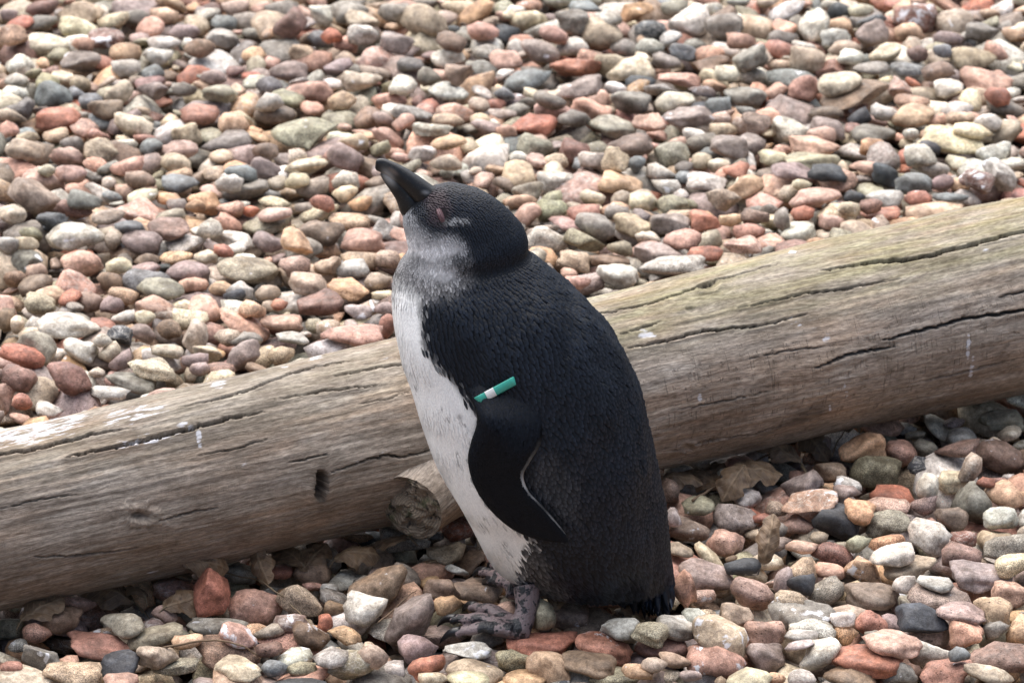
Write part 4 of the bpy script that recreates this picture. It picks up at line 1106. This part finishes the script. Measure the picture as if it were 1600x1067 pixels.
def build_flipper_feathers():
    rg = np.random.default_rng(15)
    N = 7500
    u = rg.uniform(0.0, 0.97, N); v = rg.uniform(0.03, 0.93, N)
    i = u * 89; j = v * 40
    i0 = i.astype(int); j0 = j.astype(int); fi = (i - i0)[:, None]; fj = (j - j0)[:, None]
    G = FRONT
    P = (G[i0, j0] * (1 - fi) + G[i0 + 1, j0] * fi) * (1 - fj) + (G[i0, j0 + 1] * (1 - fi) + G[i0 + 1, j0 + 1] * fi) * fj
    t = G[i0 + 1, j0] - G[i0, j0]; t /= np.linalg.norm(t, axis=1)[:, None] + 1e-9
    w = G[i0, j0 + 1] - G[i0, j0]; n = np.cross(t, w); n /= np.linalg.norm(n, axis=1)[:, None] + 1e-9
    n *= -np.sign(n[:, 1:2] + 1e-9); w = np.cross(n, t)
    top = 1 - sstep(0.22, 0.50, u)
    L = (0.0042 + 0.0040 * top) * rg.uniform(0.8, 1.2, N); Wd = (0.0011 + 0.0008 * top); lf = (0.0003 + 0.0009 * top) * rg.uniform(0.5, 1.4, N)
    e = lambda a: a[:, None]
    V = np.stack([P - n * 0.0004, P + t * e(L * 0.5) - w * e(Wd) + n * e(lf * 0.3), P + t * e(L * 0.5) + w * e(Wd) + n * e(lf * 0.3), P + t * e(L * 0.55) + n * e(lf * 1.1), P + t * e(L) + n * e(lf * 0.5)], 1).reshape(-1, 3)
    tri = np.array([[0, 3, 1], [0, 2, 3], [1, 3, 4], [3, 2, 4]])
    F = (np.arange(N)[:, None, None] * 5 + tri[None]).reshape(-1, 3)
    cb = DARK * (0.55 + 0.30 * top)[:, None] * rg.uniform(0.7, 1.3, N)[:, None]
    ct = cb * (2.3 + 0.6 * top)[:, None]
    col = np.stack([cb, cb, cb, cb * 1.2, ct], 1).reshape(-1, 3)
    near = [o for o in PENGUIN.children if o.name.startswith('flipper')][0]
    o = mesh_obj('flipper_feathers', V, F, M_FINE, None, {'col': np.column_stack([col, np.ones(len(col))])})
    o.parent = near; o.matrix_parent_inverse = Matrix.Identity(4)
    o['kind'] = 'stuff'
build_flipper_feathers()

# ---- identification band round the near flipper
def build_band():
    a = np.array([741.0, 629.0]); b = np.array([811.0, 591.0])
    n = 40
    t = np.linspace(0, 1, n)
    fp = np.stack([FPXG, FPYG], -1).reshape(-1, 2); fy = FRONT[..., 1].reshape(-1)
    def at(q, w):
        px = a[0] + (b[0] - a[0]) * q; py = a[1] + (b[1] - a[1]) * q
        nx, ny = -(b - a)[1], (b - a)[0]; L = math.hypot(nx, ny); nx, ny = nx / L, ny / L
        return px + nx * w, py + ny * w
    ys = []
    for q in t:
        px, py = at(q, 0)
        h = body_hit(px, py)
        d2 = ((fp - [px, py]) ** 2).sum(1)
        ys.append(min(fy[np.argmin(d2)], h[1] if h is not None else 9))
    co = np.polyfit(t, ys, 2); ys = np.polyval(co, t) - 0.0030
    def strip(q0, q1, off, halfw, back):
        tt = np.linspace(q0, q1, n)
        yy = np.polyval(co, tt) - 0.0030 - off
        if q0 <= 0.0: yy = yy + 0.012 * np.clip(1 - tt / 0.14, 0, 1) ** 2
        if q1 >= 1.0: yy = yy + 0.012 * np.clip((tt - 0.84) / 0.16, 0, 1) ** 2
        rows = []
        for q, y in zip(tt, yy):
            pts = []
            for w, dy in ((-halfw, 0.0), (-halfw * 0.82, -0.0007), (halfw * 0.82, -0.0007), (halfw, 0.0), (halfw, back), (-halfw, back)):
                pts.append(on_y(*at(q, w), y + dy))
            rows.append(pts)
        V = np.array(rows).reshape(-1, 3)
        F = [tuple(int(k) for k in f) for f in grid_faces(n, 6, True)] + [tuple(range(6))[::-1], tuple((n - 1) * 6 + k for k in range(6))]
        return V, F
    V, F = strip(0.0, 1.0, 0.0, 6.9, 0.0016)
    # the loop closes behind the flipper
    band = mesh_obj('flipper_band', V, F, M_TEAL, PENGUIN)
    band['label'] = 'teal plastic identification band on the near flipper'
    V, F = strip(0.27, 0.46, 0.0005, 7.1, 0.0012)
    s = mesh_obj('white_stripe', V, F, M_WHITE, band)
    s['label'] = 'white block on the teal band'
build_band()

# ---- bill
def loft_pairs(pairs, half, n, seg, power=2.0):
    K = np.column_stack([on_y([p[0][0] for p in pairs], [p[0][1] for p in pairs], YP), on_y([p[1][0] for p in pairs], [p[1][1] for p in pairs], YP), np.array(half) * PXM])
    S = catmull(K, n)
    th = np.linspace(0, 2 * np.pi, seg, endpoint=False)
    e = 2 / power
    ct = np.sign(np.cos(th)) * np.abs(np.cos(th)) ** e; st_ = np.sign(np.sin(th)) * np.abs(np.sin(th)) ** e
    C = 0.5 * (S[:, :3] + S[:, 3:6]); A = 0.5 * (S[:, :3] - S[:, 3:6])
    P = C[:, None] + A[:, None] * ct[None, :, None]
    P[..., 1] += -np.maximum(S[:, 6], 0.0004)[:, None] * st_[None]
    V = np.vstack([P.reshape(-1, 3), P[0].mean(0), P[-1].mean(0)])
    F = [tuple(int(a) for a in f) for f in grid_faces(n, seg, True)]
    for j in range(seg):
        F.append((n * seg, (j + 1) % seg, j)); F.append((n * seg + 1, (n - 1) * seg + j, (n - 1) * seg + (j + 1) % seg))
    return V, F
def build_bill():
    up = [((690, 298), (650, 330)), ((676, 291), (648, 317)), ((656, 277), (636, 303)), ((632, 262), (619, 286)), ((611, 252), (604, 274)), ((598, 248), (594, 269)), ((590, 249), (588, 266)), ((587, 253), (586, 262))]
    lo = [((662, 326), (634, 345)), ((653, 310), (625, 330)), ((641, 296), (619, 313)), ((623, 279), (610, 298)), ((607, 268), (600, 284)), ((597, 264), (594, 273))]
    for nm, pr, hf in (('upper_bill', up, [17, 17, 15, 11.5, 8.5, 6.5, 4.5, 2]), ('lower_bill', lo, [15, 14.5, 11.5, 8.5, 5.5, 2])):
        V, F = loft_pairs(pr, hf, 70, 40, 2.2)
        px, py = project(V)
        c = np.tile(np.array([0.0042, 0.0042, 0.0048]), (len(V), 1))
        def spot(cx, cy, rx, ry, ang, col, amt):
            nonlocal c
            ca, sa = math.cos(ang), math.sin(ang)
            u = ((px - cx) * ca + (py - cy) * sa) / rx; v = (-(px - cx) * sa + (py - cy) * ca) / ry
            f = (np.exp(-(u * u + v * v) ** 1.3) * amt)[:, None]
            c = c * (1 - f) + np.array(col) * f
        spot(607, 277, 7, 14, -0.6, (0.36, 0.36, 0.35), 0.85)
        spot(614, 268, 3.5, 9, -0.9, (0.22, 0.17, 0.14), 0.55)
        spot(665, 301, 6, 3, 0.2, (0.3, 0.3, 0.31), 0.5)
        mesh_obj(nm, V, F, M_HORN, PENGUIN, {'col': np.column_stack([c, np.ones(len(c))])})
build_bill()

# ---- closed eyes
def build_eye(side):
    h = body_hit(688, 336)
    c = h.copy()
    n0 = np.array(_bt.find_nearest(Vector(h))[1]); n0 = n0 if n0[1] < 0 else -n0
    u = on_y(696, 352, h[1]) - on_y(680, 321, h[1]); u -= n0 * (u @ n0); u /= np.linalg.norm(u)
    v = np.cross(n0, u)
    ns, mt = 14, 40
    rows = []
    for i in range(ns):
        q = i / (ns - 1)
        th = np.linspace(0, 2 * np.pi, mt, endpoint=False)
        lx, ly = 0.0088, 0.0034
        bulge = 0.0034 * (1 - q ** 2) - 0.0014 * q
        y_ = np.sin(th) * q
        crease = -0.0011 * np.exp(-((y_ * ly) / 0.0007) ** 2) * (1 - q * np.abs(np.cos(th)) * 0.4)
        rows.append(c + np.outer(np.cos(th) * q * lx, u) + np.outer(y_ * ly, v) + np.outer(bulge + crease, n0))
    V = np.vstack(rows)
    F = [tuple(int(a) for a in f) for f in grid_faces(ns, mt, True)]
    if side < 0:
        V = V.copy(); V[:, 1] = 2 * YP - V[:, 1]; F = [f[::-1] for f in F]
    o = mesh_obj('eyelid', V, F, M_LID, PENGUIN)
    o['label'] = 'closed pinkish eyelid'
build_eye(1); build_eye(-1)

# ---- feathers
def build_plumage():
    n0, t0 = grid_normals(BODY)
    seg = np.linalg.norm(np.diff(BODY, axis=0), axis=2)
    arc = np.concatenate([[0], np.cumsum(seg[:, NT // 4])])          # arc length down the near side
    rg = np.random.default_rng(5)
    RI, CI = [], []; SZ = []
    s = 0.002; row = 0
    while s < arc[-1] - 0.002:
        r = np.interp(s, arc, np.arange(NR))
        f = r / (NR - 1)
        sp = 0.0021 + 0.0024 * sstep(0.28, 0.48, f)
        ring = BODY[int(r)]
        circ = np.linalg.norm(np.roll(ring, -1, 0) - ring, axis=1)
        ca = np.concatenate([[0], np.cumsum(circ)])
        k = max(6, int(ca[-1] / sp))
        pos = (np.arange(k) + 0.5 * (row % 2) + rg.uniform(-0.16, 0.16, k)) / k * ca[-1]
        ci = np.interp(pos % ca[-1], ca, np.arange(NT + 1))
        RI.append(np.clip(r + rg.normal(0, 0.10, k) * sp / max(1e-5, arc[-1] / NR), 0, NR - 1.001)); CI.append(ci % NT); SZ.append(np.full(k, sp))
        s += sp * 0.80; row += 1
    ri = np.concatenate(RI); ci = np.concatenate(CI); sz = np.concatenate(SZ)
    def bil(G):
        i = np.floor(ri).astype(int); j = np.floor(ci).astype(int); fi = (ri - i)[:, None]; fj = (ci - j)[:, None]
        i2 = np.minimum(i + 1, NR - 1); j2 = (j + 1) % NT; j = j % NT
        return (G[i, j] * (1 - fi) + G[i2, j] * fi) * (1 - fj) + (G[i, j2] * (1 - fi) + G[i2, j2] * fi) * fj
    P = bil(BODY); n = bil(n0); t = bil(t0)
    n /= np.linalg.norm(n, axis=1)[:, None]
    t -= n * (n * t).sum(1)[:, None]; t /= np.linalg.norm(t, axis=1)[:, None] + 1e-9
    c = plumage_colour(P + rg.normal(0, 0.0022, P.shape) * np.array([1, 0.3, 1]) * (0.25 + 0.75 * sstep(0.24, 0.34, ri / (NR - 1)))[:, None])
    lum = c.mean(1)
    px, py = to_near(P)
    # feathers sweep a little towards the tail on the flank
    w = np.cross(n, t)
    sw = rg.normal(0, 0.10, len(P))
    back = np.array([1.0, 0, 0]) - n * n[:, :1]
    t = t + sw[:, None] * w + 0.25 * back * sstep(440, 600, py)[:, None]; t /= np.linalg.norm(t, axis=1)[:, None]; w = np.cross(n, t)
    white = sstep(0.10, 0.35, lum)
    velvet = 1 - sstep(0, 30, poly_sd(px, py, [(650, 480), (700, 500), (750, 560), (800, 600), (800, 640), (730, 640), (690, 580), (655, 540)]))
    L = sz * (2.1 + 0.5 * white) * rg.uniform(0.85, 1.2, len(P)); Wd = sz * 0.50 * (1 - 0.45 * white) * (1 - 0.35 * velvet)
    low = sstep(850, 900, py) * (px > 830)
    L = L * (1 + 0.9 * low)
    lift = sz * (0.30 - 0.27 * white - 0.17 * velvet) * rg.uniform(0.6, 1.4, len(P))
    ridge = sz * 0.23 * (1 - 0.9 * white)
    z0 = -0.0005
    e = lambda a: a[:, None]
    root = P + n * z0
    v0 = root - w * e(Wd * 0.55); v1 = root + w * e(Wd * 0.55)
    midc = P + t * e(L * 0.55) + n * e(lift * 0.75 + ridge)
    v2 = P + t * e(L * 0.5) - w * e(Wd) + n * e(lift * 0.25); v3 = P + t * e(L * 0.5) + w * e(Wd) + n * e(lift * 0.25)
    v5 = P + t * e(L * 0.85) - w * e(Wd * 0.6) + n * e(lift * 0.7); v6 = P + t * e(L * 0.85) + w * e(Wd * 0.6) + n * e(lift * 0.7)
    v7 = P + t * e(L) + n * e(lift * 0.8)
    rc = root + n * e(ridge * 0.6)
    N = len(P)
    V = np.stack([v0, v1, midc, v2, v3, v5, v6, v7, rc], 1).reshape(-1, 3)
    tri = np.array([[0, 2, 3], [0, 8, 2], [8, 1, 2], [1, 4, 2], [3, 2, 5], [2, 4, 6], [5, 2, 7], [2, 6, 7]])[:, ::-1]
    F = (np.arange(N)[:, None, None] * 9 + tri[None]).reshape(-1, 3)
    jit = rg.uniform(0.75, 1.3, N) * (1 + 0.3 * noise3(P * 40, 77))
    jit = jit * (1 - white) + (0.93 + 0.1 * rg.random(N)) * white
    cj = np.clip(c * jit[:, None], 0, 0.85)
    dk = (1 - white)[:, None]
    tipc = np.clip(cj * (1 + 2.2 * dk) + 0.006 * dk * np.array([0.70, 1, 1.45]), 0, 0.85)  # paler feather edges, brightened further to paint in highlights on the bumps
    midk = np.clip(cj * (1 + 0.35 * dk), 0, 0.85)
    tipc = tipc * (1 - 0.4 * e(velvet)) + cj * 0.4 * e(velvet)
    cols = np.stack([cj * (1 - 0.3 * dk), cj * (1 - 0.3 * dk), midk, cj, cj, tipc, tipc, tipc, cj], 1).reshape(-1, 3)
    # keep the eyelid and bill base bare
    keep = (np.hypot((px - 688) / 1.0, (py - 336) / 1.5) > 9) | (np.abs(n[:, 1]) < 0.3)
    F = F.reshape(N, 8, 3)[keep].reshape(-1, 3)
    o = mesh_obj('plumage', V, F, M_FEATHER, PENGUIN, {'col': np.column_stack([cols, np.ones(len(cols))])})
    o['kind'] = 'stuff'; o['label'] = 'short overlapping feathers, dark grey above and white below'
    print('feathers', N)
build_plumage()

# ---- tail: stiff short feathers
def build_tail():
    rg = np.random.default_rng(9)
    Vs, Fs, Cs = [], [], []; nv = 0
    for k in range(190):
        q = rg.random()
        a = on_y(972 + 62 * q + rg.normal(0, 5), 866 + rg.normal(0, 12), YP + rg.uniform(-0.040, 0.040))
        b = on_y(976 + 70 * q + rg.normal(0, 4), 936 + 28 * q + rg.normal(0, 8), YP + rg.uniform(-0.034, 0.030))
        b[2] = max(b[2], -0.008)
        T = b - a; L = np.linalg.norm(T); T /= L
        w = np.cross(T, [0.3, -1, 0.2]); w /= np.linalg.norm(w); n = np.cross(w, T)
        ts = np.linspace(0, 1, 8)
        wd = 0.0042 * np.sin(np.clip(ts * 0.9 + 0.1, 0, 1) * np.pi) ** 0.5 + 0.0003
        mid = a + np.outer(ts * L, T) + np.outer(0.006 * np.sin(ts * np.pi) * rg.normal(), n)
        V = np.stack([mid - np.outer(wd, w), mid + np.outer(np.full(8, 0.0013), n), mid + np.outer(wd, w), mid - np.outer(np.full(8, 0.0006), n)], 1).reshape(-1, 3)
        f = grid_faces(8, 4, True) + nv
        Vs.append(V); Fs.append(f); nv += 32
        c0 = DARK * rg.uniform(0.8, 2.6)
        Cs.append(np.repeat(np.outer(0.8 + 1.0 * ts, c0), 4, axis=0))
    c = np.vstack(Cs)
    o = mesh_obj('tail', np.vstack(Vs), np.vstack(Fs), M_FEATHER, PENGUIN, {'col': np.column_stack([c, np.ones(len(c))])})
    o['kind'] = 'stuff'
build_tail()

# ---- feet
def remeshed(name, parts, mat, parent, voxel=0.0013, smooth=8):
    V, F = [], []
    n = 0
    for v, f in parts:
        V.append(v); F += [tuple(a + n for a in q) for q in f]; n += len(v)
    o = mesh_obj('tmp', np.vstack(V), F, None, None)
    md = o.modifiers.new('r', 'REMESH'); md.mode = 'VOXEL'; md.voxel_size = voxel
    ms = o.modifiers.new('s', 'SMOOTH'); ms.factor = 0.5; ms.iterations = smooth
    dg = bpy.context.evaluated_depsgraph_get()
    me = bpy.data.meshes.new_from_object(o.evaluated_get(dg))
    bpy.data.objects.remove(o, do_unlink=True)
    me.polygons.foreach_set('use_smooth', np.ones(len(me.polygons), bool))
    me.materials.clear(); me.materials.append(mat)
    o = bpy.data.objects.new(name, me); COL.objects.link(o)
    o.parent = parent; o.matrix_parent_inverse = Matrix.Translation(-parent.location)
    return o
def build_foot(heel, toes, leg_top, shade):
    parts = []; zt = 0.013
    hp = on_z(heel[0], heel[1], zt)
    ends = []
    for (bx, by), (tx, ty) in toes:
        b = on_z(bx, by, zt + 0.002); e = on_z(tx, ty, zt - 0.003)
        s = np.linspace(0, 1, 9)
        path = np.outer(1 - s, hp * 0.45 + b * 0.55) + np.outer(s, e)
        path[:, 2] += 0.0045 * np.sin(s * np.pi) ** 1.2 + 0.0010 * np.sin(s * np.pi * 5)
        rad = 0.0088 - 0.0030 * s + 0.0009 * np.cos(s * 6 * np.pi)
        parts.append(tube(path, rad, 14, 0.70)); ends.append((path, e))
    for k in range(len(toes) - 1):                     # web
        A, B = ends[k][0], ends[k + 1][0]
        for q in (0.12, 0.28, 0.44, 0.60, 0.74):
            i = q * 8; i0 = int(i)
            a = A[i0] * (1 - i + i0) + A[min(8, i0 + 1)] * (i - i0); b = B[i0] * (1 - i + i0) + B[min(8, i0 + 1)] * (i - i0)
            s = np.linspace(0, 1, 6)
            path = np.outer(1 - s, a) + np.outer(s, b); path[:, 2] -= 0.002 + 0.004 * np.sin(s * np.pi)
            parts.append(tube(path, np.full(6, 0.0052), 10, 0.5))
    lt = on_y(leg_top[0], leg_top[1], hp[1] + 0.022 * (1 if heel[1] > 950 else -1))
    s = np.linspace(0, 1, 8)
    path = np.outer(1 - s, hp + np.array([0.002, 0, -0.003])) + np.outer(s, lt); path[:, 0] += 0.004 * np.sin(s * np.pi)
    parts.append(tube(path, 0.0098 + 0.004 * np.abs(s - 0.35), 16))
    parts.append(tube(np.array([hp + [0.012, 0, -0.006], hp + [0, 0, -0.002], hp + [-0.02, 0, 0.002]]), [0.006, 0.010, 0.010], 14, 0.8))
    foot = remeshed('foot', parts, M_FOOT, PENGUIN)
    for path, e in ends:
        d = path[-1] - path[-3]; d /= np.linalg.norm(d)
        s = np.linspace(0, 1, 9)
        cp = path[-1] - d * 0.004 + np.outer(s * 0.019, d); cp[:, 2] += 0.0035 * np.sin(s * np.pi * 0.8) - 0.0085 * s ** 2
        V, F = tube(cp, 0.0050 * (1 - s) ** 0.7 + 0.0004, 12, 1.0)
        mesh_obj('claw', V, F, M_CLAW, foot)
    return foot
build_foot((806, 982), [((792, 986), (712, 989)), ((792, 975), (706, 968)), ((790, 962), (738, 948))], (822, 915), 0)
build_foot((826, 924), [((806, 924), (768, 908)), ((806, 914), (754, 894)), ((812, 905), (772, 884))], (842, 890), 1)

# ------------------------------------------------------------------ dry leaves and twigs
def bed_height(x, y):
    i = int((x - HX0) / HR); j = int((y - HY0) / HR)
    return float(H[max(0, i - 2):i + 3, max(0, j - 2):j + 3].max())

def build_leaf(px, py, length, width, yaw, curl, fold, tilt, seed, label, zoff=0.0, stem=0.35):
    rg = np.random.default_rng(seed)
    p = on_z(px, py, 0.012)
    z = bed_height(p[0], p[1]); p = on_z(px, py, min(z, 0.02)); 
    n, m = 46, 23
    u = np.linspace(0, 1, n)[:, None]; v = np.linspace(-1, 1, m)[None]
    out = np.sin(np.pi * u ** 0.85) ** 0.75 * (1 + 0.22 * np.sin(u * np.pi * rg.uniform(4, 5.2) + rg.uniform(0, 3)) + 0.06 * np.sin(u * 31)) * (0.75 + 0.35 * u)
    X = (u - 0.45) * length + 0 * v; Yl = v * out * width * 0.5
    lc = np.stack([X, Yl, 0 * X], -1)
    # curl about the long axis, then bend along it
    ang = Yl / (width * 0.5) * fold
    rad = width * 0.5 / max(fold, 0.05)
    Y2 = np.sin(ang) * rad; Z2 = (np.cos(ang) - 1) * rad
    be = (u - 0.4) * curl
    R2 = length / max(abs(curl), 0.05)
    X3 = np.sin(be) * (R2 + Z2); Z3 = (np.cos(be) - 1) * R2 * np.sign(curl) + Z2 * np.cos(be)
    Z3 = Z3 + 0.0035 * noise3(np.stack([X * 60, Yl * 60, 0 * X + seed], -1), 4) + 0.0015 * noise3(np.stack([X * 160, Yl * 160, 0 * X + seed], -1), 5)
    Q = np.stack([X3, Y2, Z3], -1).reshape(-1, 3)
    Rm = rot(yaw, tilt[0], tilt[1])
    Rm = rot(0, tilt[0], tilt[1]) @ rot(yaw, 0, 0)
    Q = Q @ Rm.T
    Q -= np.array([0, 0, np.percentile(Q[:, 2], 12)])
    base = np.array([p[0], p[1], min(z, 0.02) + zoff])
    k = n * m
    nrm = np.array([0, 0, 0.00045])
    V = np.vstack([Q, Q - nrm @ Rm.T])
    F0 = [tuple(int(a) for a in f) for f in grid_faces(n, m, False)]
    F = [f[::-1] for f in F0] + [tuple(k + a for a in f) for f in F0]
    root = empty('dry_leaf', base.tolist()); tag(root, label, 'leaf', 'dry leaves by the log')
    o = mesh_obj('leaf_blade', V + base, F, M_LEAF, root, {'lc': np.vstack([lc.reshape(-1, 3)] * 2) + rg.uniform(0, 3) * np.array([1, 0, 0])})
    if stem > 0:
        s0 = Q.reshape(n, m, 3)[0, m // 2]; d = s0 - Q.reshape(n, m, 3)[4, m // 2]; d /= np.linalg.norm(d)
        s = np.linspace(0, 1, 10)
        path = s0 - d * 0.004 + np.outer(s * length * stem, d); path[:, 2] -= (s ** 2) * length * stem * 0.5
        Vt, Ft = tube(path + base, 0.0009 - 0.0003 * s, 6)
        mesh_obj('leaf_stalk', Vt, Ft, M_STEM, root)

LEAVES = [
    (172, 945, 0.066, 0.040, 2.9, 1.5, 0.9, (0.5, 0.15), 1, 'curled tan oak leaf arched over an olive pebble at the log', 0.004, 0.5),
    (262, 926, 0.060, 0.042, 3.1, 1.3, 1.1, (0.6, -0.1), 2, 'curled tan oak leaf leaning on the upright red stone', 0.004, 0.45),
    (285, 953, 0.048, 0.032, 0.5, 0.5, 0.6, (0.5, 0.3), 3, 'flat brown leaf tucked under the upright red stone', 0.002, 0.2),
    (552, 882, 0.050, 0.034, 0.2, 1.6, 1.0, (0.4, 0.0), 4, 'dark brown curled leaf under the branch stub', 0.004, 0.2),
    (488, 886, 0.046, 0.034, 1.0, 0.9, 0.7, (0.5, 0.1), 5, 'dull brown leaf in the shade below the slotted hole', 0.003, 0.0),
    (1200, 880, 0.052, 0.030, 1.35, 1.0, 1.3, (1.0, 0.1), 6, 'pale tan folded leaf standing upright among pebbles', 0.008, 0.0),
    (1170, 752, 0.060, 0.040, 0.1, 0.8, 0.7, (0.4, 0.1), 7, 'reddish brown leaf flat under the overhang of the log', 0.004, 0.2),
    (1222, 722, 0.058, 0.034, 2.6, 1.2, 0.8, (0.4, 0.2), 8, 'crumpled brown leaf against the log near a mauve wedge', 0.006, 0.3),
    (1105, 760, 0.058, 0.030, 2.5, 0.8, 0.7, (0.4, -0.2), 9, 'long brown leaf lying close behind the penguin', 0.003, 0.3),
    (995, 955, 0.040, 0.026, 0.4, 0.7, 0.8, (0.4, 0.1), 10, 'small brown leaf below the penguin tail', 0.001, 0.0),
    (870, 945, 0.036, 0.026, 1.4, 1.2, 0.8, (0.3, 0.3), 11, 'dark curled leaf beneath the penguin belly', 0.002, 0.0),
    (60, 965, 0.050, 0.034, 0.7, 0.9, 0.6, (0.4, 0.0), 12, 'shadowed brown leaf beside a maroon stone by the log', 0.004, 0.2),
]
LITTER = [(118, 930, 'shadowed leaf wedged where the log meets the pebbles near the white stain'), (215, 940, 'crumpled dark leaf between the two arched oak leaves'), (318, 905, 'dark leaf scrap behind the upright red stone'),
          (405, 905, 'brown leaf scrap behind the pink angular stone'), (455, 880, 'withered leaf far under the log below the slotted hole'), (610, 868, 'dead leaf in the dark hollow under the branch stub'),
          (680, 900, "reddish leaf scrap behind the penguin's far foot"), (1140, 735, 'curled dark leaf pressed under the log behind the tail'), (1265, 712, 'dry leaf scrap beneath the log beside the fine twig'),
          (1060, 760, "brown leaf scrap hugging the penguin's back"), (1150, 775, 'tattered leaf in front of the reddish brown leaf'), (1330, 668, 'dim leaf tucked far under the log by the bent stalk')]
for k, (x, y, lab) in enumerate(LITTER):
    g = np.random.default_rng(300 + k)
    LEAVES.append((x, y, g.uniform(0.038, 0.058), g.uniform(0.024, 0.036), g.uniform(0, 6.28), g.uniform(0.5, 1.6), g.uniform(0.5, 1.3), (g.normal(0.3, 0.3), g.normal(0, 0.3)), 40 + k, lab, 0.004, 0.2))
for L in LEAVES: build_leaf(*L)

TWIGS = [
    ([(306, 878), (345, 893), (400, 905), (428, 922), (455, 945), (486, 974)], 0.0009, 'thin dry stem arching over the pink stone and speckled tan one', M_STEM),
    ([(590, 972), (612, 955), (630, 938), (650, 922)], 0.0009, 'short dark twig beside the white egg shaped pebble', M_TWIG),
    ([(250, 1012), (300, 1003), (345, 1000), (375, 1008), (402, 1022)], 0.0011, 'brown twig lying across the grey pebbles', M_TWIG),
    ([(1082, 782), (1130, 752), (1170, 725), (1222, 700)], 0.0014, 'straight twig poking from under the log behind the penguin', M_TWIG),
    ([(1252, 728), (1270, 748), (1296, 764)], 0.0010, 'fine twig hanging by the brown pebble', M_STEM),
    ([(1300, 712), (1308, 690), (1322, 672)], 0.0010, 'bent stalk rising beside the log underside', M_STEM),
]
for pts, r, label, mt in TWIGS:
    P = []
    for x, y in pts:
        g = on_z(x, y, 0.012); z = max(0.006, min(bed_height(g[0], g[1]), 0.035)) + r
        P.append(on_z(x, y, z))
    P = catmull(np.array(P), 36)
    P += 0.0012 * np.stack([noise3(P * 60 + k * 9, 3) for k in range(3)], -1)
    V, F = tube(P, np.linspace(r, r * 0.6, len(P)), 7)
    o = mesh_obj('twig', V - P[0], F, mt); o.location = P[0].tolist()
    tag(o, label, 'twig', 'dry twigs on the pebbles')
